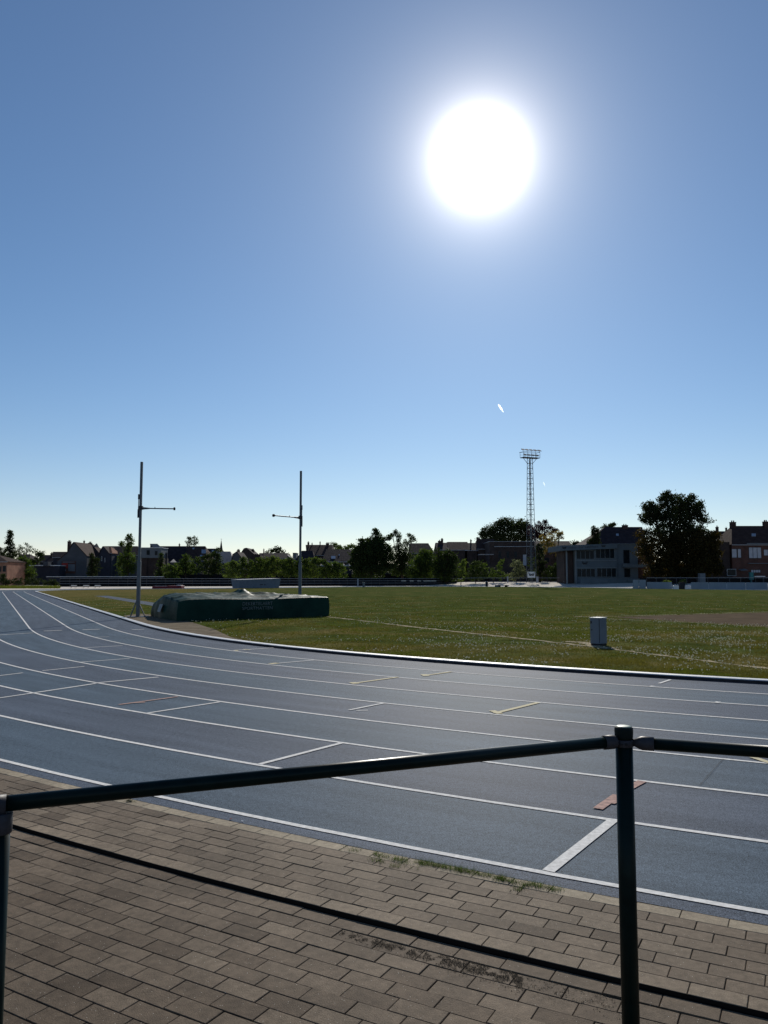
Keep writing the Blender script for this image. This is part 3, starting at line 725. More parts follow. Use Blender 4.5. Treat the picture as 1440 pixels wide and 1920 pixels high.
# ------------------------------------------------------------------ pole vault uprights
def upright(label, base, arm_end, zt, za, side):
    t = thing('vault_upright', label, 'vault upright', base, 'pole vault uprights')
    bx, by = base.x, base.y; d = (Vector((arm_end.x, arm_end.y)) - Vector((bx, by))).normalized(); pn = Vector((-d.y, d.x))
    V3 = lambda u, v, z: Vector((bx + d.x * u + pn.x * v, by + d.y * u + pn.y * v, z))
    mb = MB(); mb.bar(V3(0, 0, .04), V3(0, 0, 2.45), .15, .13); mb.build('lower_mast', M['alu'], t, bevel=.01)
    MB().bar(V3(0, 0, 2.45), V3(0, 0, zt), .105, .095).build('upper_mast', M['alu'], t, bevel=.01)
    pl = MB(); pl.box(-.45, .45, -.18, .18, .0, .05); pl.bar((-.3, -.1, .05), (-.06, 0, .75), .04); pl.bar((.3, -.1, .05), (.06, 0, .55), .04)
    o = pl.build('foot', M['alu'], t, loc=(0, 0, 0)); o.rotation_euler.z = math.atan2(d.y, d.x)
    cr_ = MB(); cr_.bar(V3(-.085, 0, za - .42), V3(-.085, 0, za - .05), .07, .09); cr_.bar(V3(-.085, 0, za + .40), V3(-.085, 0, za + .62), .06, .08); cr_.bar(V3(-.09, 0, za - .05), V3(-.09, 0, za + .4), .03, .03)
    cr_.box(bx - .09, bx + .09, by - .09, by + .09, za - .06, za + .10)
    cr = cr_.build('carriage', M['frame_dark'], t)
    ab = MB(); z1 = arm_end.z
    A_ = V3(.05, 0, za); B_ = Vector(arm_end)
    ab.tube([A_, A_.lerp(B_, .25)], [.06, .028], 8); ab.tube([A_, B_], .026, 8); m_ = A_.lerp(B_, .4); ab.tube([m_, m_ + Vector((0, 0, .07))], .015, 6)
    arm = ab.build('crossbar_arm', M['alu'], t); kb = MB(); dv = (B_ - A_).normalized() * .05
    kb.tube([B_ - dv, B_ - dv * .6, B_ + dv * .6, B_ + dv], [.02, .07, .07, .02], 10); k_ = kb.build('arm_tip', M['rubber'], arm); k_.location = (0, 0, 0)
    return t
uL = gnd(258.5, 1157.5); uR = gnd(562, 1150.5)
zTL = zat(866, uL.y); zTR = zat(883, uR.y)
upright('left aluminium pole vault upright standing on the kerb side sand, arm pointing right', Vector((uL.x, uL.y, .0)), at(327, 954, uL.y + .3), zTL, zat(953, uL.y), 1)
upright('right aluminium pole vault upright behind the covered green mat, arm pointing left', Vector((uR.x, uR.y, .0)), at(513, 966.5, uR.y - 1.4), zTR, zat(971, uR.y), -1)

# ------------------------------------------------------------------ covered landing mat
def landing_mat():
    c = (FL + FR_ + BR + BL) / 4
    t = thing('landing_mat', 'large pole vault landing mat under a crumpled dark green tarpaulin', 'landing mat', (c.x, c.y, .0))
    nu, nv, nh = 120, 44, 12; r = random.Random(4); Hh = .87
    gu = np.linspace(0, 1, nu + 1); gv = np.linspace(0, 1, nv + 1)
    def P2(u, v): return (FL * (1 - u) + FR_ * u) * (1 - v) + (BL * (1 - u) + BR * u) * v
    def fold(x, y, s, seed): return float(abs(vnoise(np.array([x]), np.array([y]), s, seed)[0] * 2 - 1))
    lumps = [(.12, .6, .12, .3, .10), (.38, .8, .07, .25, .10), (.50, .75, .09, .3, .12), (.555, .85, .03, .25, .20), (.66, .85, .09, .2, .14), (.80, .7, .08, .25, .05), (.26, .7, .06, .2, .08)]
    def top(u, v):
        p = P2(u, v); z = Hh + .02 * math.sin(u * 9)
        for a, b, su, sv, h in lumps: z += h * math.exp(-((u - a) / su) ** 2 - ((v - b) / sv) ** 2)
        z += (.06 * (1 - fold(u * 3.2, v * 5.5 + u * 2, 1., 31)) ** 3 + .05 * (1 - fold(u * 7.5 + v, v * 9 - u * 3, 1., 33)) ** 3) * min(1, v * 6) * min(1, (1 - u) * 8) + .018 * (1 - fold(p.x * .6, p.y, .5, 32)) ** 2 * min(1, v * 8)
        z -= .05 * max(0, 1 - v * 9) ** 2 + .07 * max(0, 1 - u * 12) ** 2
        z -= .30 * max(0, 1 - u / .07) * (max(0, v - .55) / .45)
        return z
    V = []; Fc = []
    for j in range(nv + 1):
        for i in range(nu + 1):
            u, v = gu[i], gv[j]; p = P2(u, v); V.append((p.x, p.y, top(u, v)))
    for j in range(nv):
        for i in range(nu): a = j * (nu + 1) + i; Fc.append((a, a + 1, a + nu + 2, a + nu + 1))
    ring = [(i, 0) for i in range(nu)] + [(nu, j) for j in range(nv)] + [(i, nv) for i in range(nu, 0, -1)] + [(0, j) for j in range(nv, 0, -1)]
    cen = P2(.5, .5); base = len(V); m = len(ring)
    for h in range(1, nh + 1):
        for q, (i, j) in enumerate(ring):
            u, v = gu[i], gv[j]; p = P2(u, v); zt = top(u, v); f = h / nh
            out = Vector((p.x - cen.x, p.y - cen.y, 0)).normalized()
            s = q / m * 95
            wob = (.030 * math.sin(s * 1.7 + 2 * math.sin(s * .31)) + .025 * math.sin(s * .63 + f * 2)) * f
            if v == 0 : wob *= .5
            bulge = .035 * math.sin(PI * f) + wob + .015 * f
            if u == 0: bulge += .16 * f * (1 - abs(v - .5)); 
            V.append((p.x + out.x * bulge, p.y + out.y * bulge, zt * (1 - f) + .015 * f + (.0 if f < 1 else .01 * math.sin(s * 3))))
    def vid(h, q): i, j = ring[q % m]; return j * (nu + 1) + i if h == 0 else base + (h - 1) * m + q % m
    for h in range(nh):
        for q in range(m): Fc.append((vid(h, q), vid(h + 1, q), vid(h + 1, q + 1), vid(h, q + 1)))
    b = MB(); b.add(V, Fc); tarp = b.build('tarpaulin', M['tarp'], t, smooth=True)
    pal = MB(); ins = lambda p: p + (cen - p).normalized() * .25
    pal.hexa([(*ins(p).xy, .0) for p in (FL, FR_, BR, BL)] + [(*ins(p).xy, .12) for p in (FL, FR_, BR, BL)]); pal.build('pallet_base', M['wood_dark'], t)
    # printed lettering on the long side
    along = (FR_ - FL).normalized(); out = Vector((along.y, -along.x, 0)); yaw = math.atan2(along.y, along.x)
    def words(txt, size, u, z, sx=1.0):
        cu = bpy.data.curves.new('words', 'FONT'); cu.body = txt; cu.size = size; cu.extrude = .002; cu.align_x = 'LEFT'; cu.space_character = 1.05
        to = bpy.data.objects.new('words', cu); COL.objects.link(to); bpy.context.view_layer.update()
        me = bpy.data.meshes.new_from_object(to.evaluated_get(bpy.context.evaluated_depsgraph_get())); bpy.data.objects.remove(to)
        wdt = max(v.co.x for v in me.vertices)
        me.materials.clear(); me.materials.append(M['tarp_text']); o = bpy.data.objects.new('lettering', me); COL.objects.link(o); o.parent = tarp
        p = FL.lerp(FR_, u) + out * .105; o.location = Vector((p.x, p.y, z)); o.rotation_euler = (PI / 2, 0, yaw)
        o.scale = (1.42 / wdt, 1, 1); return o
    words('DEKERTELAERT', .20, .385, .575); words('SPORTMATTEN', .18, .385, .395)
    # pale label on the short left side
    lb = FL.lerp(BL, .42); lb2 = FL.lerp(BL, .56); o2 = Vector((-.28, -.12, 0))
    MB().slab([lb + o2 + Vector((0, 0, .30)), lb2 + o2 * .9 + Vector((0, 0, .30)), lb2 + o2 * .55 + Vector((0, 0, .62)), lb + o2 * .62 + Vector((0, 0, .62))], .01).build('label_patch', M['tarp_patch'], t)
    return t
landing_mat()

# ------------------------------------------------------------------ cabinet on the grass
def cabinet():
    b0 = gnd(1122, 1212); t = thing('electrical_cabinet', 'small grey metal electrical cabinet with pale lid standing alone on the infield grass', 'cabinet', (b0.x, b0.y, 0))
    c = Vector((gnd(1126, 1212).x, gnd(1126, 1212).y + .02, 0)); a = Vector((xat(1107, c.y + .12, 0), c.y + .12, 0)); e = Vector((xat(1138.5, c.y + .16, 0), c.y + .16, 0))
    bk = a + (e - c); z0, z1 = .0, zat(1159.5, c.y)
    ctr = (a + e) / 2
    def ring(f, z): return [tuple(ctr + (p - ctr) * f + Vector((0, 0, z))) for p in (c, e, bk, a)]
    mb = MB(); mb.hexa(ring(.93, z0) + ring(.93, .06)); mb.build('plinth', M['kerb_face'], t)
    mb = MB(); mb.hexa(ring(1, .06) + ring(1, z1)); body = mb.build('body', M['board_blue'], t, bevel=.006)
    mb = MB(); mb.hexa(ring(1.06, z1) + ring(1.06, z1 + .022)); mb.build('lid', M['box_top'], t, bevel=.004)
    d1 = (a - c).normalized(); n1 = Vector((-d1.y, d1.x, 0)); n1 = n1 if n1.y < 0 else -n1
    s = MB(); q = c + d1 * .015 + n1 * .003; s.bar(q + Vector((0, 0, .08)), q + Vector((0, 0, z1 - .02)), .012, .006)
    s.bar(a - d1 * .03 + n1 * .006 + Vector((0, 0, z1 - .13)), a - d1 * .03 + n1 * .006 + Vector((0, 0, z1 - .07)), .03, .02)
    s.bar(a - d1 * .045 + n1 * .006 + Vector((0, 0, z1 - .30)), a - d1 * .045 + n1 * .006 + Vector((0, 0, z1 - .27)), .02, .015)
    s.build('hinge', M['box_seam'], t)
cabinet()

# ------------------------------------------------------------------ far side: apron and low bank
def sstep(t): t = min(1, max(0, t)); return t * t * (3 - 2 * t)
ZB = .74
def apron():
    offs = [8 * LW + .155, 12, 15, 19, 24, 32, 45, 70, 120]; V = []; idx = list(range(n_near + 9, nP)) + [0]
    for i in idx:
        for k, o in enumerate(offs):
            p = P[i] + nor[i] * o; z = -.004 + (ZB + .004) * sstep((o - 11) / 12) * sstep((p[0] - 6) / 14); V.append((p[0], p[1], z))
    m = len(offs); b = MB(); b.add(V, [(j * m + k, (j + 1) * m + k, (j + 1) * m + k + 1, j * m + k + 1) for j in range(len(idx) - 1) for k in range(m - 1)])
    return struct(b.build('apron', M['concrete'], smooth=True))
apron()
def zb(x): return ZB * sstep((x - 6) / 14)

# ------------------------------------------------------------------ foliage
def leaves(D, lobes, size, dens=1.0, flat=1.0, seed=0, clump=.24, z0=None, taper=False):
    """lobes in measured units: (px, py, rx, ry[, density]) at distance D -> leaf quads filling real 3-D ellipsoids"""
    r = np.random.default_rng(seed); Vs = []; Ts = []
    for lb in lobes:
        px, py, rx, ry = lb[:4]; k = lb[4] if len(lb) > 4 else 1.0
        c = at(px, py, D); m = D / F; ax, az = rx * m, ry * m; ay = ax * .9 * flat
        area = rx * ry
        nc = max(9, int(area / 5.5 * k)); 
        q = r.normal(size=(nc, 3)); q /= np.linalg.norm(q, axis=1)[:, None]; q *= (r.random(nc) ** (1 / 2.6))[:, None]
        cc = q * [ax, ay, az] + [c.x, c.y, c.z]
        npc = max(10, int(52 * dens * min(2.2, max(.6, (9 * m * m) / (size * size) * .38))))
        cr = clump * (ax * ay * az) ** (1 / 3) * r.uniform(.6, 1.3, nc)
        cr = np.clip(cr, size * 1.3, size * 6)
        p = np.repeat(cc, npc, 0) + r.normal(size=(nc * npc, 3)) * np.repeat(cr, npc)[:, None] * [.62, .62, .5]
        tone = np.repeat(r.random(nc), npc) * .7 + r.random(nc * npc) * .3 
        Vs.append(p); Ts.append(tone)
    p = np.concatenate(Vs); T = np.concatenate(Ts)
    if z0 is not None: k = p[:, 2] > z0; p, T = p[k], T[k]
    n = len(p); a = r.normal(size=(n, 3)); a /= np.linalg.norm(a, axis=1)[:, None]; b = np.cross(a, r.normal(size=(n, 3))); b /= np.linalg.norm(b, axis=1)[:, None]
    s = size * r.uniform(.6, 1.25, n) / 2
    V = np.stack([p - a * s[:, None], p + b * (s * .7)[:, None], p + a * s[:, None], p - b * (s * .7)[:, None]], 1).reshape(-1, 3)
    return V, np.arange(n * 4).reshape(-1, 4), np.repeat(T, 4)
tree_n = 0
def tree(name, label, D, lobes, m, size=.34, dens=1.0, trunk=None, group=None, cat='tree', tw=.35, limbs=6, seed=None, gnd_z=None):
    global tree_n; tree_n += 1; seed = seed or 100 + tree_n; r = random.Random(seed)
    bx = trunk if trunk else lobes[0][0]; z0 = 0.0 if gnd_z is None else gnd_z
    X = xat(bx, D, z0); t = thing(name, label, cat, (X, D, z0), group)
    V, Fq, T = leaves(D, lobes, size, dens, seed=seed, z0=z0 + .05)
    npmesh('foliage' if cat in ('shrub', 'hedge') else 'crown', V, Fq, M[m], t, k=4, attr=T)
    mb = MB(); top = max(lobes, key=lambda l: -l[1] + l[3] * .3); tp = at(top[0], top[1], D)
    zc = z0 + (tp.z - z0) * .45; x1 = X + (tp.x - X) * .4
    mb.tube([(X, D, z0 - .1), (X + (x1 - X) * .4, D + .1, z0 + (zc - z0) * .5), (x1, D, zc), (tp.x, D, tp.z)], [tw, tw * .8, tw * .62, tw * .12], 8)
    for lb in lobes[:12]:
        e = at(lb[0], lb[1], D + r.uniform(-1, 1)); 
        if e.z < zc * .6: continue
        f = r.uniform(.3, .8); s = Vector((X, D, z0)).lerp(Vector((x1, D, zc)), min(1, f + .2)); mid = s.lerp(e, .5) + Vector((0, 0, -.15 * (e - s).length * .3))
        mb.tube([s, mid, e], [tw * .42, tw * .26, tw * .08], 6)
        for q in range(2 if limbs else 0):
            e2 = e + Vector((r.uniform(-1, 1), r.uniform(-1, 1), r.uniform(.1, 1))) * lb[2] * D / F * .8
            mb.tube([mid.lerp(e, .5), e2], [tw * .14, tw * .04], 5)
    mb.build('stem' if cat in ('shrub', 'hedge') else 'trunk', M['bark'], t, smooth=True)
    return t
def cone(px, y_top, y_bot, half, n=7, k=1.0):
    return [(px, y_top + (y_bot - y_top) * (i + .6) / n, max(1.2, half * ((i + .7) / n) ** .85), (y_bot - y_top) / n * .95, k) for i in range(n)]

BG = 'trees behind the far side of the track'
# far left
tree('conifer', 'tall pointed dark conifer at the far left edge of the treeline', 205, cone(19, 996, 1046, 15, 9), 'leaf_black', .34, trunk=19, group=BG)
tree('broadleaf_tree', 'dark broadleaf tree cut by the left edge of the picture', 200, [(0, 1040, 16, 18), (8, 1060, 18, 20), (-12, 1035, 14, 14), (28, 1048, 12, 14)], 'leaf_black', .34, group=BG)
tree('thin_tree', 'sparse see-through tree just right of the tall pointed conifer', 235, [(38, 1026, 8, 7, .6), (50, 1024, 9, 8, .6), (58, 1030, 6, 6, .5), (34, 1034, 5, 6, .5), (46, 1036, 8, 6, .7)], 'leaf_dark', .30, dens=.42, trunk=46, group=BG)
tree('round_tree', 'low rounded tree between the sparse tree and the dark flat roof', 225, [(70, 1040, 10, 7), (80, 1041, 8, 7), (66, 1052, 10, 9), (58, 1058, 12, 10, .8)], 'leaf_dark', .36, group=BG)
tree('bushy_tree', 'dense dark bushy tree beside the orange brick house', 186, [(38, 1062, 17, 16), (50, 1070, 15, 16), (28, 1072, 12, 14), (45, 1052, 10, 9), (58, 1078, 9, 10), (33, 1084, 18, 8)], 'leaf_mid', .34, group=BG)
tree('wispy_tree', 'green tree with a wispy leaning top in front of the grey rendered wall', 200, [(238, 1046, 15, 18), (236, 1066, 17, 16), (228, 1056, 9, 18), (250, 1060, 7, 14), (240, 1012, 6, 7, .55), (243, 1006, 4, 6, .5), (230, 1019, 6, 4, .6), (246, 1016, 4, 5, .5), (238, 1026, 10, 8)], 'leaf_mid', .32, trunk=238, group=BG)
tree('narrow_conifer', 'narrow dark conifer against the big grey gable wall', 202, cone(172, 1036, 1086, 10, 7) + [(180, 1066, 7, 14), (182, 1052, 5, 9)], 'leaf_black', .32, group=BG)
tree('small_tree', 'small rounded conical tree right of the left vault upright', 196, cone(302, 1039, 1086, 15, 6), 'leaf_dark', .32, group=BG)
tree('thin_top_tree', 'feathery tree top rising behind the dark ridge left of the church spire', 262, [(360, 1016, 8, 6, .5), (352, 1019, 6, 5, .7), (365, 1011, 5, 6, .4), (355, 1010, 4, 4, .3), (368, 1019, 5, 4, .6), (358, 1030, 10, 9)], 'leaf_dark', .3, dens=.5, trunk=360, group=BG)
tree('leafy_tree', 'dark leafy tree with a ragged top below the church spire', 198, [(400, 1044, 12, 12), (408, 1034, 7, 8, .8), (388, 1056, 15, 16), (405, 1060, 13, 15), (396, 1074, 20, 12), (410, 1046, 6, 8, .8)], 'leaf_dark', .32, group=BG)
tree('leafy_tree', 'mid green leafy tree left of the dark ragged one', 196, [(348, 1052, 12, 12), (340, 1066, 14, 14), (356, 1070, 15, 14), (330, 1074, 12, 11), (368, 1060, 10, 14), (348, 1044, 7, 6)], 'leaf_mid', .32, group=BG)
hed = [(318, 1072, 14, 12), (434, 1066, 17, 14), (462, 1062, 18, 15), (490, 1064, 17, 15), (514, 1060, 17, 16), (540, 1062, 17, 15), (566, 1062, 16, 15), (588, 1062, 16, 15), (612, 1064, 16, 14), (634, 1068, 15, 13)]
place = ['beside the small conical tree', 'right of the dark ragged tree', 'below the pale slate roof', 'below the dark gable with a chimney', 'below the reddish wall', 'below the domed dark tree', 'just left of the right vault upright', 'just right of the right vault upright', 'in front of the row of glazed ridges', 'at the foot of the big pointed tree']
for i, (px, py, rx, ry) in enumerate(hed):
    r = random.Random(i); lb = [(px, py + 2, rx, ry), (px - rx * .4, py - ry * .5 + r.uniform(-3, 2), rx * .6, ry * .5), (px + rx * .45, py - ry * .45 + r.uniform(-3, 3), rx * .5, ry * .5), (px, py + 12, rx * 1.15, 9), (px + r.uniform(-6, 6), py - ry * .8, rx * .3, ry * .35, .8)]
    tree('shrub', 'sunlit green shrub of the far hedge ' + place[i], 188, lb, 'leaf_light' if i % 3 == 1 else 'leaf_mid', .30, cat='shrub', group='hedge shrubs beyond the far railing', tw=.12, gnd_z=0)
tree('domed_tree', 'dark domed tree top behind the reddish roof', 250, [(512, 1036, 13, 8), (524, 1037, 12, 8), (502, 1040, 10, 7), (535, 1041, 8, 7, .8), (518, 1030, 8, 4)], 'leaf_black', .42, trunk=518, group=BG)
tree('distant_tree', 'pale distant tree crowns between the chimneys and the big pointed tree', 290, [(625, 1023, 7, 5, .6), (636, 1025, 8, 4, .7), (650, 1026, 9, 4, .7), (660, 1026, 6, 4, .7), (640, 1034, 22, 7)], 'leaf_mid', .5, trunk=636, group=BG)
tree('pointed_tree', 'big dark spiky tree left of the picture centre line', 186, [(696, 1046, 30, 26, 2), (698, 1028, 24, 18, 1.6), (706, 1006, 9, 10, .85), (703, 1020, 18, 14), (688, 1024, 14, 10, .85), (678, 1014, 6, 7, .6), (672, 1034, 14, 14), (720, 1014, 7, 10, .75), (724, 1034, 13, 16), (668, 1056, 14, 18), (728, 1056, 12, 18), (692, 1068, 36, 16), (705, 997, 3.5, 6, .6), (664, 1040, 8, 10, .8), (729, 1008, 4, 6, .4)], 'leaf_dark', .36, dens=1.35, trunk=694, tw=.45, group=BG)
tree('birch', 'loose birch-like tree with open feathery top at the picture centre', 190, [(748, 1046, 18, 22), (758, 1030, 14, 14, .9), (746, 1003, 6, 6, .35), (742, 997, 4, 4, .3), (750, 1010, 6, 7, .45), (770, 1006, 5, 8, .45), (774, 1012, 6, 6, .4), (762, 1016, 9, 8, .6), (745, 1024, 10, 8, .8), (756, 1064, 22, 14), (735, 1003, 4, 3, .25), (752, 1050, 20, 16), (762, 1044, 16, 14), (744, 1072, 18, 10)], 'leaf_dark', .30, dens=.85, trunk=756, group=BG)
tree('spreading_tree', 'broad green tree mass right of the birch', 184, [(795, 1046, 20, 16), (785, 1062, 20, 18), (806, 1064, 20, 20), (800, 1036, 14, 8), (776, 1076, 16, 12), (790, 1080, 26, 10)], 'leaf_mid', .32, dens=1.1, group=BG)
tree('spreading_tree', 'tall dark broad tree right of the green tree mass', 180, [(838, 1044, 18, 14), (826, 1060, 20, 20), (846, 1060, 16, 18), (838, 1078, 24, 13), (820, 1036, 8, 8, .8), (850, 1046, 9, 9, .8)], 'leaf_dark', .32, dens=1.1, group=BG)
tree('shrub', 'yellow green shrub at the right foot of the dark broad tree', 176, [(864, 1068, 9, 14), (862, 1082, 9, 8), (868, 1056, 6, 8, .7)], 'leaf_light', .28, cat='shrub', group='loose shrubs beyond the far railing', tw=.1, gnd_z=.2)
tree('shrub', 'round dark shrub left of the pale flowering shrub', 178, [(892, 1066, 15, 15), (884, 1078, 14, 11), (902, 1078, 13, 11)], 'leaf_dark', .28, cat='shrub', group='loose shrubs beyond the far railing', tw=.1, gnd_z=.3)
tree('shrub', 'thin young shrub between the round dark shrub and the pale one', 180, [(924, 1074, 10, 12, .7), (940, 1060, 8, 14, .7), (936, 1078, 14, 9), (912, 1064, 7, 9, .6)], 'leaf_mid', .26, cat='shrub', group='loose shrubs beyond the far railing', tw=.1, gnd_z=.4, dens=.8)
tree('shrub', 'pale leaved shrub with light top just left of the lattice mast', 180, [(968, 1060, 10, 11), (974, 1072, 13, 12), (962, 1078, 12, 9), (982, 1076, 9, 9)], 'leaf_pale', .28, cat='shrub', group='loose shrubs beyond the far railing', tw=.1, gnd_z=.6)
tree('beech', 'large dark domed tree behind the lattice mast', 262, [(955, 1000, 42, 22), (925, 1000, 24, 18), (960, 984, 30, 12), (980, 988, 20, 14), (912, 1000, 13, 12, .8), (990, 1004, 16, 18), (904, 1003, 6, 6, .6), (945, 980, 16, 8), (940, 1016, 50, 14)], 'leaf_black', .46, dens=1.15, trunk=955, tw=.8, group=BG)
tree('copper_beech', 'purple leaved tree right of the mast', 250, [(1012, 994, 18, 14, 1), (1024, 990, 14, 11, .8), (1034, 996, 9, 7, .6), (1000, 998, 14, 14), (1008, 1008, 16, 12), (1022, 979, 5, 3, .35), (1042, 994, 5, 2.5, .3), (1010, 984, 8, 6, .6)], 'leaf_purple', .36, dens=.8, trunk=1012, tw=.5, group=BG)
tree('golden_tree', 'golden yellow tree lit by the sun beside the clubhouse', 205, [(1025, 1008, 14, 9, .8), (1040, 1003, 12, 8, .7), (1034, 1016, 18, 10, .9), (1048, 1008, 8, 8, .5), (1030, 1030, 16, 12, .6), (1043, 1034, 12, 12, .45), (1050, 1000, 6, 4, .4), (1018, 1018, 8, 8, .6)], 'leaf_gold', .30, dens=.8, trunk=1036, group=BG)
tree('cypress', 'narrow dark cypress right of the mast', 186, [(1012, 1036, 8, 16), (1013, 1056, 10, 20), (1014, 1076, 11, 14), (1010, 1024, 5, 8)], 'leaf_black', .28, dens=1.2, group=BG, gnd_z=.7)
tree('shrub', 'dark shrub below the golden tree by the clubhouse corner', 184, [(1034, 1070, 14, 14), (1048, 1068, 13, 16), (1040, 1082, 18, 8), (998, 1076, 10, 10), (996, 1056, 7, 12, .6)], 'leaf_dark', .28, cat='shrub', group='loose shrubs beyond the far railing', tw=.1, gnd_z=.7)
tree('conifer', 'twin topped dark conifer left of the big dark roof behind the clubhouse', 195, cone(1113, 989, 1030, 9, 6) + cone(1120, 993, 1030, 6, 5) + [(1108, 1016, 9, 8)], 'leaf_black', .30, dens=1.2, group=BG)
tree('distant_tree', 'leafy tree top showing over the big dark roof', 255, [(1146, 985, 7, 4, .5), (1135, 988, 6, 4, .8), (1140, 992, 14, 7), (1150, 983, 4, 3, .35)], 'leaf_dark', .4, trunk=1142, group=BG)
tree('distant_tree', 'tiny far tree left of the clubhouse roof line', 300, [(1076, 1020, 5, 4, .8), (1083, 1019, 4, 3, .5)], 'leaf_black', .5, trunk=1078, group=BG)
# the big tree on the right
bl_ = [(1266, 946, 30, 17), (1235, 958, 26, 17), (1292, 956, 26, 18), (1216, 950, 14, 13, .8), (1250, 934, 18, 9, .85), (1284, 936, 16, 9, .75), (1306, 968, 22, 12, .85), (1322, 976, 13, 6, .5), (1222, 972, 22, 13, .85), (1262, 972, 34, 16), (1210, 964, 12, 10, .7), (1240, 990, 26, 8, .5), (1285, 990, 34, 12, .9), (1250, 926, 6, 5, .5), (1298, 932, 5, 5, .4), (1310, 944, 7, 7, .5), (1255, 1000, 34, 12, .8), (1300, 1000, 30, 12, .8)]
tree('broad_crowned_tree', 'large solitary broad crowned tree towering right of the clubhouse', 158, bl_, 'leaf_black', .38, dens=.85, trunk=1268, tw=.55, group=None, seed=501)
tree('olive_tree', 'lower bushy tree with brownish leaves under the large solitary tree', 153.5, [(1222, 1012, 24, 18), (1210, 1036, 20, 20, .8), (1232, 1050, 24, 22), (1205, 1004, 12, 12, .7), (1222, 1072, 20, 14), (1250, 1030, 22, 22), (1246, 1066, 22, 18), (1268, 1076, 18, 12)], 'leaf_autumn', .36, dens=.7, trunk=1228, group=BG)
tree('dark_tree', 'dense dark tree filling the gap left of the right brick house', 154.5, [(1290, 1020, 34, 24), (1320, 1012, 22, 18), (1270, 1050, 28, 26), (1310, 1054, 28, 26), (1336, 1030, 16, 24), (1340, 1060, 16, 20), (1342, 1004, 7, 8, .6), (1288, 1076, 44, 13), (1262, 1020, 20, 18)], 'leaf_autumn', .38, dens=1.0, trunk=1300, tw=.5, group=BG)
tree('shrub', 'low green hedge plant behind the gap in the right white boards', 131, [(1277, 1092, 4, 3), (1283, 1091, 3, 2.5, .8), (1250, 1090.5, 12, 1.6, .8)], 'leaf_light', .16, cat='shrub', group='loose shrubs beyond the far railing', tw=.06)
tree('verge_hedge', 'low trimmed hedge in front of the orange brick house at the far left', 170, [(10, 1090, 16, 6), (38, 1090, 16, 6), (66, 1090, 16, 7), (92, 1092, 14, 6), (-16, 1090, 16, 7), (4, 1081, 5, 8), (104, 1093, 9, 5)], 'leaf_black', .26, cat='hedge', dens=1.3, tw=.08)

# a strip of unmown verge at the end of the near straight
xs = []
for _ in range(9000):
    px = random.uniform(-140, 112); q = gnd(px, random.uniform(1100.2, 1103.6)); xs.append((q.x, q.y, 0))
V, Fq, T = blades(np.array(xs), .34, .05, .7, per=2, seed=8)
stuff(npmesh('verge_grass', V, Fq, M['grass_g'], attr=T), 'unmown yellow green grass verge at the far left end of the track', 'grass')

# ------------------------------------------------------------------ houses
def winbox(par, x0, x1, z0, z1, y, n=1, glass='glass', frame='frame_white', deep=.06):
    f = MB(); fw = .07; f.box(x0, x1, y - deep, y + .02, z0, z0 + fw); f.box(x0, x1, y - deep, y + .02, z1 - fw, z1)
    xs_ = [x0 + (x1 - x0) * i / n for i in range(n + 1)]
    for i, x in enumerate(xs_):
        w0 = x if i == 0 else x - fw / 2; 
        if i == n: w0 = x - fw
        f.box(w0, w0 + fw, y - deep + .003, y + .02, z0 + fw, z1 - fw)
    fo = f.build('window', M[frame], par)
    g_ = MB().box(x0 + .01, x1 - .01, y - .022, y + .015, z0 + .01, z1 - .01).build('pane', M[glass], fo); g_.location = (0, 0, 0)
    return fo
def pxwin(par, D, a, b, c, d, n=1, glass='glass', frame='frame_white', y=None):
    y = y if y is not None else D
    return winbox(par, xat(a, D, 3), xat(b, D, 3), zat(d, D), zat(c, D), y, n, glass, frame)
def chim(par, px, wpx, top, D, zroot, m='chimney', dp=.9):
    x = xat(px, D, 8); w_ = wpx * D / F / 2; b = MB(); zt = zat(top, D); b.box(x - w_, x + w_, D - dp / 2, D + dp / 2, zroot, zt); b.box(x - w_ - .06, x + w_ + .06, D - dp / 2 - .06, D + dp / 2 + .06, zt, zt + .12)
    for s in (-.4, .4): b.tube([(x + s * w_, D, zt + .12), (x + s * w_, D, zt + .45)], min(.13, w_ * .35), 8)
    return b.build('chimney', M[m], par)
HG = 'houses beyond the far side of the track'
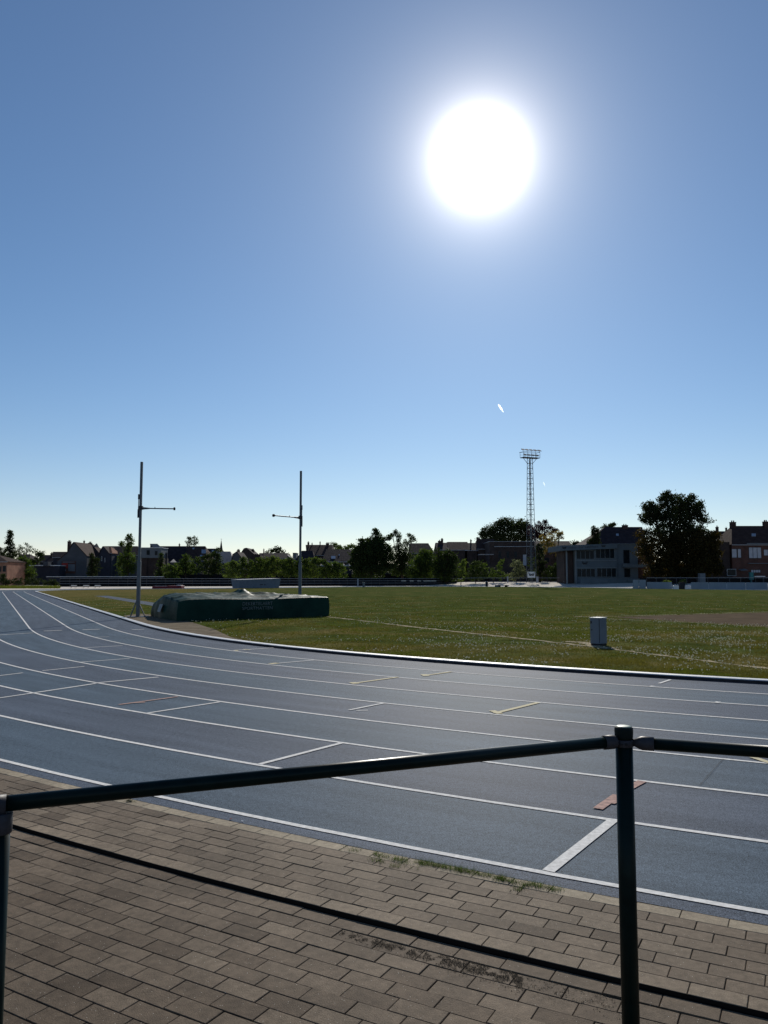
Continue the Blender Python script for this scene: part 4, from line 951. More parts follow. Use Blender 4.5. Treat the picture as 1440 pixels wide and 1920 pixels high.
def eaves_house(name, label, p0, p1, D, dep, eave, ridge, r0=None, r1=None, wall='brick_brown', roof='roof_dark', chims=(), wins=(), sky=(), group=HG, cat='house', base=-.1, parapet=0):
    r0 = p0 if r0 is None else r0; r1 = p1 if r1 is None else r1
    ze = zat(eave, D); Dr = D + dep / 2; zr = zat(ridge, Dr); x0, x1 = xat(p0, D, ze), xat(p1, D, ze); q0, q1 = xat(r0, Dr, zr), xat(r1, Dr, zr)
    t = thing(name, label, cat, ((x0 + x1) / 2, D, 0), group)
    wb = MB(); gable0, gable1 = q0 <= x0 + .6, q1 >= x1 - .6
    wb.box(x0, x1, D, D + dep, base, ze)
    if gable0: wb.add([(x0 + .0, D + .05, ze - .01), (x0 + .0, D + dep - .05, ze - .01), (x0 + .0, Dr, zr - .1), (x0 + .3, D + .05, ze - .01), (x0 + .3, D + dep - .05, ze - .01), (x0 + .3, Dr, zr - .1)], [(0, 1, 2), (3, 5, 4), (0, 3, 4, 1), (1, 4, 5, 2), (2, 5, 3, 0)])
    if gable1: wb.add([(x1 - .3, D + .05, ze - .01), (x1 - .3, D + dep - .05, ze - .01), (x1 - .3, Dr, zr - .1), (x1, D + .05, ze - .01), (x1, D + dep - .05, ze - .01), (x1, Dr, zr - .1)], [(0, 1, 2), (3, 5, 4), (0, 3, 4, 1), (1, 4, 5, 2), (2, 5, 3, 0)])
    wb.build('wall', M[wall], t)
    o = .3; zo = ze - (zr - ze) / (dep / 2) * o; rbm_ = MB(); e0, e1 = x0 - .15, x1 + .15; Q0 = q0 - .15 if gable0 else q0; Q1 = q1 + .15 if gable1 else q1
    A, B_, C_, D_ = (e0, D - o, zo), (e1, D - o, zo), (e1, D + dep + o, zo), (e0, D + dep + o, zo); r_0, r_1 = (Q0, Dr, zr), (Q1, Dr, zr); th = .16
    top = [A, B_, C_, D_, r_0, r_1]; bot = [(a, b, c - th) for a, b, c in top]
    rbm_.add(top + bot, [(0, 1, 5, 4), (2, 3, 4, 5), (1, 2, 5), (3, 0, 4), (7, 6, 10, 11), (9, 8, 11, 10), (8, 7, 11), (6, 9, 10), (0, 6, 7, 1), (1, 7, 8, 2), (2, 8, 9, 3), (3, 9, 6, 0)])
    rf = rbm_.build('roof', M[roof], t)
    MB().box(e0, e1, D - o - .1, D - o, zo - .16, zo - .02).build('gutter', M['rail_grey'], t)
    for cdef in chims:
        c_ = chim(t, cdef[0], cdef[1], cdef[2], Dr - (1.0 if len(cdef) < 4 else cdef[3]), zr - 1.6)
    for wdef in wins: pxwin(t, D, *wdef)
    for (a, b, c, d) in sky:   # roof windows lying on the front slope
        def onroof(px, py):
            lo, hi = 0., 1.
            for _ in range(30):
                m_ = (lo + hi) / 2; yy = D + m_ * dep / 2
                if zat(py, yy) > ze + m_ * (zr - ze): lo = m_
                else: hi = m_
            yy = D + lo * dep / 2; zz = ze + lo * (zr - ze); return Vector((xat(px, yy, zz), yy, zz))
        q = [onroof(a, d), onroof(b, d), onroof(b, c), onroof(a, c)]; nrm = (q[1] - q[0]).cross(q[3] - q[0]).normalized(); q = [p + nrm * .1 for p in q]
        k_ = MB().slab(q, .09).build('roof_window', M['glass_sky'], t)
    return t
def gable_house(name, label, prof, D, length, wall='wall_grey', roof='roof_dark', apex=None, wins=(), chims=(), group=HG, cat='house', base=-.1):
    """gable wall facing the field; prof = [(px,py)...] eave-left, apex..., eave-right"""
    pts = [(xat(p, D, zat(q, D)), zat(q, D)) for p, q in prof]; xc = (pts[0][0] + pts[-1][0]) / 2
    t = thing(name, label, cat, (xc, D, 0), group)
    MB().prism([(pts[0][0], base)] + pts + [(pts[-1][0], base)], D, D + length).build('wall', M[wall], t)
    rb = MB(); 
    for a, b in zip(pts[:-1], pts[1:]):
        d = Vector((b[0] - a[0], 0, b[1] - a[1])); n = Vector((-d.z, 0, d.x)).normalized() * .16; e = d.normalized() * .02
        if abs(d.x) < .3: continue
        if n.z < 0: n = -n
        A = Vector((a[0], 0, a[1])) - e; B2 = Vector((b[0], 0, b[1])) + e; y0, y1 = D - .18, D + length + .18; up = n * .02
        q = [A + up, B2 + up, B2 + n, A + n]
        rb.hexa([(p.x, y0, p.z) for p in (q[0], q[1])] + [(p.x, y1, p.z) for p in (q[1], q[0])] + [(p.x, y0, p.z) for p in (q[3], q[2])] + [(p.x, y1, p.z) for p in (q[2], q[3])])
    rb.build('roof', M[roof], t)
    for wdef in wins: pxwin(t, D, *wdef)
    for cdef in chims: chim(t, cdef[0], cdef[1], cdef[2], D + (cdef[3] if len(cdef) > 3 else 1.2), zat(cdef[2], D) - 3.2)
    return t

eaves_house('brick_house', 'orange brick house with white gutter cut by the left picture edge', -70, 14, 176, 9, 1052, 1040, r0=-60, r1=-4, wall='brick_orange', roof='roof_brown', wins=[(0, 2.5, 1062, 1072, 1, 'glass', 'frame_dark'), (5, 11, 1061, 1072, 1, 'glass', 'frame_dark')])
eaves_house('far_house', 'low dark hipped roof behind the sparse tree at the far left', 36, 56, 260, 9, 1048, 1039, roof='roof_dark', wall='wall_dark')
eaves_house('far_house', 'dark navy house left of the big grey gable, with a step in its roof', 76, 112, 232, 8, 1052, 1040.5, roof='roof_dark', wall='wall_dark', chims=[(97, 3, 1038)])
eaves_house('far_house', 'dark house half hidden behind the stepped roof beside the tall chimney', 100, 128, 226, 7, 1044, 1034.5, roof='roof_dark', wall='wall_dark')
def flat_house(name, label, p0, p1, D, dep, top, wall, edge='roof_metal', edge_px=1.6, group=HG, cat='building', wins=(), base=-.1):
    z = zat(top, D); x0, x1 = xat(p0, D, z), xat(p1, D, z); t = thing(name, label, cat, ((x0 + x1) / 2, D, 0), group); e = edge_px * D / F
    MB().box(x0, x1, D, D + dep, base, z - e).build('wall', M[wall], t)
    MB().box(x0 - .15, x1 + .15, D - .25, D + dep + .1, z - e + .003, z).build('roof', M[edge], t)
    for wdef in wins: pxwin(t, D, *wdef)
    return t
fh = flat_house('flat_roofed_annex', 'low dark annex with bright white roof edge left of the mural wall', 56, 112, 206, 10, 1059.6, 'wall_dark', edge_px=1.5)
MB().box(xat(79, 204, 5), xat(88, 204, 5), 204.6, 206.6, zat(1061, 204), zat(1053, 204)).build('roof_box', M['wall_grey'], fh)
g1 = gable_house('gable_house', 'big grey rendered gable house with advertising panels on its blank wall', [(108, 1052), (126, 1037), (136, 1020), (139, 1017), (163, 1043)], 210, 11, 'wall_grey', 'roof_brown', chims=[(129.5, 5, 1016, 2.5)])
pan = MB(); X = lambda p: xat(p, 210, 5); Z = lambda p: zat(p, 210)
pan.box(X(116), X(142), 209.88, 209.995, Z(1075), Z(1052)); pn_ = pan.build('panel_frame', M['brick_red'], g1)
for nm, a, b, c, d, mm in (('red_panel', 116, 127.5, 1056, 1065, 'red_panel'), ('white_panel', 115, 124, 1066, 1071, 'glass_pale'), ('picture_panel', 128.5, 141, 1058, 1071, 'wall_pale'), ('top_board', 118, 140, 1053.2, 1054.8, 'wall_pale')):
    o = MB().box(X(a), X(b), 209.80, 209.87, Z(d), Z(c)).build(nm, M[mm], pn_); o.location = (0, 0, 0)
eaves_house('tiled_house', 'brown tiled roof with a bright roof window joined to the big grey gable', 163, 192, 216, 13, 1043, 1018.5, r0=137, r1=171, wall='wall_grey', roof='roof_brown', chims=[(168.5, 5, 1018.6, .4), (157, 1, 1015, .2)], sky=[(161, 165, 1029, 1032)])
gable_house('gable_house', 'narrow dark gable house between the big grey gable and the pinkish roof', [(184, 1046), (188, 1034), (193.5, 1025), (197, 1029), (207, 1041)], 214, 8, 'wall_dark', 'roof_dark', wins=[(189, 191, 1043, 1052, 1), (195, 197, 1046, 1054, 1)])
eaves_house('grey_house', 'wide grey rendered house with long dark ridge and a pinkish lit roof corner', 196, 262, 218, 11, 1040, 1024, r0=194, r1=258, wall='wall_grey', roof='roof_dark')
def roofpatch(name, label, pts, D0, D1, m, group=HG):
    """a sunlit hipped roof end seen above the shrubs: a solid house with a roof sloping towards the right"""
    pass
rp = eaves_house('pink_roofed_house', 'small house with a pinkish sunlit roof above the grey rendered wall', 198, 210, 214.5, 7, 1036, 1025.5, r0=197, r1=208, wall='wall_grey', roof='roof_red')
db = thing('box_dormer_house', 'pale box shaped upper storey with two windows beside the left vault upright', 'house', (xat(282, 208, 5), 208, 0), HG)
X = lambda p: xat(p, 208, 6); Z = lambda p: zat(p, 208)
MB().box(X(264), X(302), 208, 214, Z(1046), Z(1027.5)).build('upper_storey', M['wall_pale'], db)
MB().box(X(265), X(275), 208.3, 214, -.1, Z(1046.1)).box(X(275) + .003, X(304), 208.6, 214, -.1, Z(1046.1)).build('wall', M['brick_brown'], db)
MB().box(X(263), X(303), 207.8, 214.2, Z(1027.4), Z(1026.4)).build('roof', M['roof_metal'], db)
winbox(db, X(274.5), X(280.5), Z(1040.5), Z(1031.5), 208, 1, 'glass', 'frame_dark'); winbox(db, X(290), X(295), Z(1041), Z(1033), 208, 1, 'glass', 'frame_dark')
def lit_roof(name, label, quad, D, m, wall='wall_dark', th=.2, drop=None):
    """house whose side roof slope, turned to the sun, shows between its neighbours. quad px: top-left, top-right, bottom-right, bottom-left"""
    (a, b), (c, d), (e, f), (g_, h) = quad
    tl, tr = at(a, b, D + 3.5), at(c, d, D + 3.5); br, bl = at(e, f, D), at(g_, h, D)
    t = thing(name, label, 'house', ((bl.x + br.x) / 2, D, 0), HG)
    MB().slab([bl, br, tr, tl], th).build('roof', M[m], t)
    w_ = MB(); w_.hexa([(bl.x + .1, D + .1, -.1), (br.x - .1, D + .1, -.1), (tr.x - .1, D + 3.5, -.1), (tl.x + .1, D + 3.5, -.1), (bl.x + .1, D + .1, bl.z - th), (br.x - .1, D + .1, br.z - th), (tr.x - .1, D + 3.5, tr.z - th), (tl.x + .1, D + 3.5, tl.z - th)]); w_.build('wall', M[wall], t)
    return t
def lit_gabled(name, label, p_ridge0, p_ridge1, ridge, p_e0, p_e1, eave, D, m, wall, side=1):
    """ridge runs away from the viewer to the sun's side, so the slope facing sideways catches light"""
    pass
lit_roof('sunlit_roof_house', 'house with a beige sunlit roof leaning right of the box shaped storey', [(281, 1019.5), (295, 1019.5), (314, 1037), (300, 1036)], 212, 'roof_slate')
eaves_house('long_roofed_house', 'long dark roof right of the beige sunlit roof', 296, 352, 222, 12, 1052, 1024, r0=290, r1=350, wall='wall_dark', roof='roof_dark', chims=[(336, 1.2, 1021, .2)])
lit_roof('lit_canopy', 'small bright triangular canopy roof showing above the shrubs', [(325, 1048.5), (326, 1048.5), (331, 1054), (319, 1054)], 204, 'roof_slate')
eaves_house('brown_roofed_house', 'brown roof with small roof windows below the feathery tree top', 352, 388, 218, 12, 1050, 1024, r0=350, r1=385, wall='wall_dark', roof='roof_brown', sky=[(361, 364.5, 1027.5, 1030), (375, 380, 1041, 1044), (378, 386, 1031, 1038)])
eaves_house('dark_house', 'small dark house between the brown roof and the church spire', 386, 412, 228, 10, 1046, 1028.5, wall='wall_dark', roof='roof_dark', sky=[(397, 401, 1032, 1035)])
eaves_house('slate_house', 'house with a pale grey slate roof right below the church spire', 404, 438, 206, 11, 1054, 1034, r0=405, r1=432, wall='wall_dark', roof='roof_slate')
gable_house('gable_house', 'low dark gable right of the pale slate roof', [(434, 1056), (437, 1040), (444, 1035), (452, 1046), (456, 1056)], 205, 9, 'wall_grey', 'roof_dark')
gable_house('gable_house', 'dark peaked house with a chimney on its left shoulder', [(446, 1047), (458, 1029), (462, 1028), (476, 1040), (488, 1040.5)], 222, 10, 'brick_brown', 'roof_dark', chims=[(447, 5, 1032.5, 3), (474, 5, 1032, 4)])
eaves_house('reddish_house', 'reddish brown low house with a flat ridge under the domed dark tree', 489, 545, 226, 8, 1046, 1037, r0=487, r1=538, wall='brick_red', roof='roof_dark', chims=[(494.5, 1.2, 1031, .2)])
lit_roof('pale_roof_house', 'small pale roof slope at the right end of the reddish house', [(538, 1040), (541, 1040), (549, 1047), (546, 1047)], 216, 'roof_slate')
flat_house('distant_tower_block', 'tiny pale distant block on the skyline left of the right vault upright', 549, 555.5, 520, 12, 1036.5, 'wall_pale', edge='wall_dark', edge_px=.8)
eaves_house('tall_house', 'tall dark house with several chimneys right of the right vault upright', 576, 622, 228, 13, 1040, 1021.5, r0=574, r1=621, wall='brick_brown', roof='roof_brown', chims=[(578, 3, 1018, 1.5), (600, 1.6, 1017.6, .3), (614, 6, 1019.5, .5), (585, 1.5, 1020, .3)])
eaves_house('side_house', 'dark sloping roof left of the tall house with chimneys', 554, 590, 222, 10, 1050, 1032.5, r0=566, r1=586, wall='brick_brown', roof='roof_dark')
eaves_house('dark_roofed_house', 'wide dark roof with a pale roof window left of the big spiky tree', 604, 668, 212, 14, 1052, 1030, r0=612, r1=662, wall='brick_brown', roof='roof_dark', sky=[(621, 629, 1043, 1048), (635, 637, 1040, 1042)])
gh = flat_house('glazed_shed', 'long low shed with a row of bright glazed roof ridges', 586, 776, 200, 12, 1060.4, 'wall_dark', edge='roof_metal', edge_px=1.0)
for i in range(17):
    p = 590 + i * 11; a = MB(); x0 = xat(p, 200.5, 5); z0 = zat(1060.3, 200); 
    a.add([(x0, 200.4, z0), (x0 + 1.35, 200.4, z0), (x0 + 1.2, 200.4, z0 + .52), (x0, 208, z0), (x0 + 1.35, 208, z0), (x0 + 1.2, 208, z0 + .52)], [(0, 1, 2), (5, 4, 3), (0, 3, 4, 1), (1, 4, 5, 2), (2, 5, 3, 0)]); a.build('roof_ridge', M['roof_slate'], gh)
eaves_house('dark_gable_house', 'dark roof showing behind the birch at the picture centre', 768, 814, 236, 12, 1036, 1018.5, r0=770, r1=803, wall='wall_dark', roof='roof_dark')
# terrace
ter = [(818, 844, 1030, 1017.5, [(826, 9, 1015, 1)], 'roof_dark'), (840, 876, 1030, 1016, [(829, 4, 1012, .5)], 'roof_brown'), (872, 896, 1031, 1018, [(883, 2, 1013.5, .5)], 'roof_dark'), (894, 926, 1028, 1010.5, [(897, 6, 1009.6, .5)], 'roof_brown')]
labs = ['leftmost dark terraced house behind the dark broad tree', 'terraced house with a roof window left of the taller terraced one', 'terraced house with one thin chimney pot left of the tallest one', 'tallest terraced house at the left foot of the domed tree']
for (a, b, e_, r_, ch, rf), lab in zip(ter, labs):
    eaves_house('terraced_house', lab, a, b - .3, 224, 10, e_, r_, wall='brick_brown', roof=rf, chims=ch, sky=[(868, 875, 1032.5, 1035)] if False else ())
t_ = flat_house('brick_block', 'long dark brick block with pale ledges left of the lattice mast', 918, 1002, 214, 14, 1015, 'brick_brown', edge_px=.8, edge='rail_grey', wins=[(981, 987, 1040, 1060, 1, 'glass_pale', 'frame_white'), (935, 940, 1034, 1046, 1, 'glass', 'frame_dark'), (950, 955, 1034, 1046, 1, 'glass', 'frame_dark'), (965, 970, 1034, 1046, 1, 'glass', 'frame_dark')])
X = lambda p: xat(p, 214, 6); Z = lambda p: zat(p, 214)
MB().box(X(927), X(1000), 213.6, 213.99, Z(1025.5), Z(1024.3)).build('ledge', M['rail_grey'], t_)
MB().box(X(896), X(921), 209.0, 213.9, Z(1041), Z(1040)).build('canopy', M['rail_grey'], t_)
t_ = eaves_house('brick_house', 'dark brick house behind the golden tree with a pale first floor panel', 1004, 1075, 216, 12, 1028, 1014.5, r0=1004, r1=1066, wall='brick_red', roof='roof_dark', wins=[(1048, 1060, 1025, 1032.5, 1, 'wall_pale', 'frame_white'), (1040, 1046, 1046, 1054, 1, 'glass', 'frame_white'), (1022, 1030, 1046, 1054, 1, 'glass', 'frame_dark')])
MB().box(xat(1040, 216, 5), xat(1056, 216, 5), 214.6, 215.99, zat(1047, 216), zat(1045.6, 216)).build('ledge', M['rail_grey'], t_)
eaves_house('dark_roof_house', 'house with a big dark hipped roof behind the clubhouse', 1096, 1214, 206, 15, 1022, 988, r0=1134, r1=1203, wall='brick_brown', roof='roof_dark', chims=[(1173, 10, 985.5, .5)], sky=[(1155, 1160, 1001, 1005)])
eaves_house('right_back_house', 'dark flat ridged house between the big trees and the right brick house', 1336, 1374, 182, 10, 1016, 996, wall='wall_dark', roof='roof_dark', chims=[(1346, 3, 989, .5), (1363, .8, 990.5, .2)])
t_ = eaves_house('red_brick_house', 'red brick house with white framed windows and chimneys at the right picture edge', 1372, 1520, 160, 11, 1019, 986, r0=1372, r1=1520, wall='brick_red', roof='roof_brown', chims=[(1375.5, 9, 980, .2), (1437, 8, 979, .2)],
   wins=[(1373, 1383, 1029, 1046, 1, 'glass_pale', 'frame_dark'), (1384, 1391, 1029, 1046, 1, 'glass_pale', 'frame_dark'), (1405, 1429, 1026, 1047, 3, 'glass_pale', 'frame_dark'), (1433, 1450, 1030, 1042, 2, 'glass_pale', 'frame_dark'), (1363, 1380, 1067, 1080, 1, 'glass', 'frame_white'), (1408, 1426, 1068, 1074, 4, 'glass_pale', 'frame_dark')], sky=[(1409, 1417, 1001, 1006)])
X = lambda p: xat(p, 160, 5); Z = lambda p: zat(p, 160)
MB().box(X(1400), X(1520), 159.4, 159.66, Z(1020.5), Z(1018.5)).build('fascia', M['wall_pale'], t_)
MB().box(X(1402), X(1520), 159.5, 159.98, Z(1057), Z(1055.8)).build('ledge', M['wall_pale'], t_)
MB().slab([(X(1384), 158.6, Z(1070)), (X(1396), 158.6, Z(1069)), (X(1396), 160, Z(1066)), (X(1384), 160, Z(1067.5))], .06).build('awning', M['wall_pale'], t_)
MB().box(X(1328), X(1371), 160.5, 170, -.1, Z(1016)).build('side_wall', M['brick_brown'], t_)

# church spire far away
spx = thing('church_spire', 'thin distant church spire rising over the roofs left of centre', 'spire', (xat(414.5, 900, 30), 900, 0))
x_ = xat(414.5, 900, 30); b_ = MB(); b_.box(x_ - 2.6, x_ + 2.6, 897, 903, 0, zat(1033, 900)); b_.build('tower', M['wall_dark'], spx)
b_ = MB().tube([(x_, 900, zat(1033, 900)), (x_, 900, zat(1031.5, 900)), (x_, 900, zat(1026, 900)), (x_, 900, zat(1013, 900))], [2.7, 1.9, 1.3, .18], 8); b_.build('spire', M['roof_dark'], spx)
b_ = MB(); zc_ = zat(1012.6, 900); b_.tube([(x_, 900, zc_ - .3), (x_, 900, zat(1009.8, 900))], .14, 6); b_.bar((x_ - .9, 900, zc_ + .9), (x_ + .9, 900, zc_ + .9), .2); b_.build('cross', M['rail_grey'], spx)

# ------------------------------------------------------------------ clubhouse
def clubhouse():
    D = 166.; X = lambda p, d=D: xat(p, d, 5); Z = lambda p, d=D: zat(p, d)
    t = thing('clubhouse', 'two storey pale concrete clubhouse with long window bands and an overhanging flat roof', 'building', (X(1120), D, ZB))
    yaw_drop = 0
    MB().box(X(1079), X(1157), D, D + 10, ZB - .3, Z(1025)).build('wall', M['wall_concrete'], t)
    MB().box(X(1157) + .005, X(1197), D + .35, D + 10, ZB - .3, Z(1020.5)).build('stair_block', M['wall_concrete'], t)
    MB().box(X(1197) + .005, X(1228), D + 1.2, D + 9, ZB - .3, Z(1024)).build('rear_wing', M['brick_red'], t)
    # roof: higher at its right end, overhanging on the left
    z0, z1 = Z(1033), Z(1023.3); zr0, zr1 = Z(1028.5), Z(1019.5); f = MB()
    f.hexa([(X(1048), D - 1.6, z0), (X(1157), D - .6, zr0), (X(1157), D + 11, zr0), (X(1048), D + 11, z0), (X(1048), D - 1.6, z1), (X(1157), D - .6, zr1), (X(1157), D + 11, zr1), (X(1048), D + 11, z1)]); rf = f.build('roof', M['wall_concrete'], t)
    MB().box(X(1145), X(1197.5), D + .1, D + 10.2, Z(1020.4), Z(1019.2)).build('roof_edge', M['pier'], t)
    MB().box(X(1061), X(1078), D + 1.5, D + 9, ZB - .3, Z(1033)).build('porch_wall', M['brick_brown'], t)
    for p in (1061, 1078): MB().box(X(p), X(p + 2.2), D - .35, D - .003, ZB - .3, Z(1032.2)).build('pier', M['pier'], t)
    # window bands
    up0, up1, lo0, lo1 = (1031.5, 1048.5), (1029, 1047), (1066, 1082), (1065, 1082)
    for (a, b), (c, d), gl in (((1080.5, 1114.5), up0, 'glass'), ((1117, 1152.5), up1, 'glass'), ((1081.5, 1115.5), lo0, 'glass'), ((1118.5, 1155), lo1, 'glass')):
        winbox(t, X(a), X(b), Z(d), Z(c), D, 4, gl, 'pier', .1)
    MB().box(X(1079.5), X(1156), D - .12, D - .003, Z(1051.6), Z(1049.8)).build('ledge', M['pier'], t)
    MB().box(X(1079.5), X(1156), D - .12, D - .003, Z(1064.6), Z(1063.6)).build('ledge', M['pier'], t)
    winbox(t, X(1170), X(1181.5), Z(1056), Z(1031), D + .35, 1, 'glass', 'frame_dark'); winbox(t, X(1171), X(1182), Z(1082), Z(1066), D + .35, 1, 'glass', 'frame_dark')
    MB().box(X(1166), X(1212), D - .8, D + .345, Z(1064), Z(1057.5)).build('balcony', M['wall_concrete'], t)
    # low panel wall in front of the ground floor
    pw = MB()
    for i in range(7): pw.box(X(1081 + i * 17.2), X(1097.4 + i * 17.2), D - 3.1, D - 3.0, ZB - .2, Z(1084.6, D - 3))
    pw.build('panel_wall', M['wall_concrete'], t)
    # bird-like double curve emblems
    def emblem(px, py, s, y, m, par):
        e = MB(); c = (X(px, y), Z(py, y)); k = s * y / F
        L1 = [(-1.2, .9), (-.95, .1), (-.55, -.3), (-.1, -.05), (0, .15), (.1, -.05), (.55, -.3), (.95, .1), (1.2, .9)]
        pts = [Vector((c[0] + a * k, y, c[1] + b * k)) for a, b in L1]
        for a, b in zip(pts[:-1], pts[1:]): e.bar(a, b, .05, .42 * k)
        for sg in (-1, 1):
            e.bar((c[0] + sg * .4 * k, y, c[1] - .3 * k), (c[0] + sg * .3 * k, y, c[1] + .55 * k), .05, .22 * k)
            e.bar((c[0] + sg * .8 * k, y, c[1] - .0 * k), (c[0] + sg * .62 * k, y, c[1] + .75 * k), .05, .2 * k)
        o = e.build('emblem', M[m], par); return o
    for a in ((1096.5, 1056.5, 4.2, D - .05), (1132, 1024, 3.2, D - .95), (1058.5, 1027.5, 3.0, D - 1.62)): emblem(*a, 'frame_dark', t)
    tb = MB()
    for i in range(18):
        if i in (5, 9): continue
        px = 1067 + i * 3.1; y = D - 1.6 + (px - 1048) / 109 * 1.0 - .03; k = D / F; z = Z(1027.2 - i * .13, y); x = X(px, y)
        tb.box(x, x + .18, y - .01, y + .02, z - .16, z + .16)
        if i % 2: tb.box(x + .18, x + .3, y - .01, y + .02, z - .16 + (.22 if i % 3 else 0), z - .1 + (.22 if i % 3 else 0))
    tb.build('fascia_lettering', M['wall_grey'], rf).location = (0, 0, 0)
    return emblem
emblem = clubhouse()

# ------------------------------------------------------------------ floodlight mast
def mast():
    D = 172.; x0 = xat(996.5, D, ZB); t = thing('floodlight_mast', 'tall steel lattice floodlight mast with two rows of lamps on a railed platform', 'floodlight mast', (x0, D, ZB))
    zt = zat(859, D); hb, ht = .88, .47; xt = xat(993.5, D, zt); yaw = R(28)
    def cor(z):
        f = (z - ZB) / (zt - ZB); h = hb + (ht - hb) * f; cx_ = x0 + (xt - x0) * f; return [Vector((cx_ + h * 1.2 * math.cos(yaw + PI / 4 + k * PI / 2), D + h * 1.2 * math.sin(yaw + PI / 4 + k * PI / 2), z)) for k in range(4)]
    b = MB(); c0, c1 = cor(ZB), cor(zt)
    for k in range(4): MB().bar(c0[k], c1[k], .10).build('leg', M['steel'], t)
    n = 24; zs = [ZB + (zt - ZB) * (i / n) for i in range(n + 1)]
    rg, br = MB(), MB()
    for i, z in enumerate(zs[1:]):
        c = cor(z)
        for k in range(4): rg.bar(c[k], c[(k + 1) % 4], .06)
        p = cor(zs[i])
        for k in range(4): a_, b_ = (p[k], c[(k + 1) % 4]) if (i + k) % 2 else (p[(k + 1) % 4], c[k]); br.bar(a_, b_, .024)
    rg.build('rungs', M['steel'], t); br.build('bracing', M['steel'], t)
    ld = MB()
    for s in (-.18, .18): ld.bar(Vector((x0 + s, D - .3, ZB)), Vector((xt + s, D - .12, zt)), .04)
    ld.build('ladder', M['steel'], t)
    # platform, turned to face the field
    pd = Vector((math.cos(R(22)), math.sin(R(22)), 0)); pn = Vector((-pd.y, pd.x, 0)); o = Vector((xt, D, zt))
    # seen from the ground the platform rises to the right
    pf = MB(); 
    def q(u, v, z): return o + pd * u + pn * v + Vector((0, 0, z))
    pf.slab([q(-2.0, -.75, .12), q(2.1, -.75, .12), q(2.1, .75, .12), q(-2.0, .75, .12)], .14); pf.build('platform', M['steel'], t)
    st_ = MB(); 
    for s in (-1, 1): st_.bar(q(s * .5, 0, -1.35), q(s * 1.75, 0, 0), .08)
    st_.build('strut', M['steel'], t)
    rl = MB(); 
    for v in (-.75, .75):
        rl.bar(q(-2.2, v, 1.22), q(2.1, v, 1.32), .07); rl.bar(q(-2.0, v, .7), q(2.1, v, .7), .04)
        for u in (-2.0, -1.0, 0, 1.0, 2.1): rl.bar(q(u, v, .1), q(u, v, 1.27), .06)
    for u in (-2.0, 2.1): rl.bar(q(u, -.75, 1.27), q(u, .75, 1.27), .05)
    rl.build('guard_rail', M['steel'], t)
    def lamp(u, v, z, tilt=.25):
        f = MB(); c = q(u, v, z); a = c - pn * .30 + Vector((0, 0, -.16)); b2 = c + pn * .28 + Vector((0, 0, .1)); 
        w_ = pd * .40; e = Vector((0, 0, .15))
        f.hexa([a - w_, a + w_, b2 + w_ * .8, b2 - w_ * .8, a - w_ + e * .6, a + w_ + e * .6, b2 + w_ * .8 + e, b2 - w_ * .8 + e]); o_ = f.build('floodlight', M['frame_dark'], t)
        g2 = MB(); g2.slab([a - w_ * .98 + e * .62, a + w_ * .98 + e * .62, b2 + w_ * .78 + e * 1.04, b2 - w_ * .78 + e * 1.04], .01).build('housing_top', M['alu'], o_).location = (0, 0, 0)
        MB().bar(c + Vector((0, 0, -.35)), c, .06).build('bracket', M['steel'], o_).location = (0, 0, 0)
    for i in range(5): lamp(-2.2 + i * 1.03, -.8, 1.62)
    for i in range(4): lamp(-1.7 + i * 1.0, -.85, .50)
    # sign board at its foot
    s = thing('mast_sign', 'white sign board with a dark winged emblem hung on the foot of the mast', 'sign', (xat(996, D - 1.4, 2), D - 1.4, ZB))
    MB().box(xat(989, D - 1.4, 2), xat(1003.5, D - 1.4, 2), D - 1.44, D - 1.4, zat(1083, D - 1.4), zat(1072, D - 1.4)).build('board', M['plastic_white'], s)
    emblem(996.2, 1077.6, 4.6, D - 1.46, 'frame_dark', s)
    return t
mast()

# ------------------------------------------------------------------ railings and boards round the far side
def far_rail(name, label, p0, p1, D0, D1, rails, base0, n, mesh=None, post_h=None, m='rail_grey', pm='wood_dark'):
    a, b = Vector((xat(p0, D0, 0), D0, 0)), Vector((xat(p1, D1, 0), D1, 0)); t = thing(name, label, 'railing', tuple((a + b) / 2))
    top = max(rails)
    for i in range(n + 1):
        p = a.lerp(b, i / n); z0 = base0(p.x) ; MB().bar(p + Vector((0, 0, z0)), p + Vector((0, 0, z0 + top)), .09).build('post', M[pm], t)
    for z in rails:
        r_ = MB()
        for i in range(n):
            p, q = a.lerp(b, i / n), a.lerp(b, (i + 1) / n); r_.bar(p + Vector((0, -.06, base0(p.x) + z)), q + Vector((0, -.06, base0(q.x) + z)), .05, .055)
        r_.build('rail', M[m], t)
    if mesh:
        k = MB()
        for i in range(n):
            p, q = a.lerp(b, i / n), a.lerp(b, (i + 1) / n); k.slab([p + Vector((0, .02, base0(p.x) + .02)), q + Vector((0, .02, base0(q.x) + .02)), q + Vector((0, .02, base0(q.x) + mesh)), p + Vector((0, .02, base0(p.x) + mesh))], .04)
        k.build('netting', M['fence_dark'], t)
    return t
far_rail('netted_railing', 'long low dark railing with thin pale rails behind the far bend', 112, 856, 158, 182, [.62, 1.12, 1.62], lambda x: -.02, 46, mesh=1.60)
far_rail('tube_railing', 'thin spectator railing on posts in front of the shrubs left of the clubhouse', 857, 1062, 176, 172, [1.0], zb, 12, pm='frame_dark')
far_rail('tube_railing', 'thin pale railing above the white boards at the right', 1213, 1500, 133, 118, [.35, 1.75], lambda x: 0.0, 14, pm='frame_dark')
wl = thing('boundary_wall', 'low dark wall with a bright white coping below the grey houses', 'wall', (xat(200, 186, 0), 186, 0))
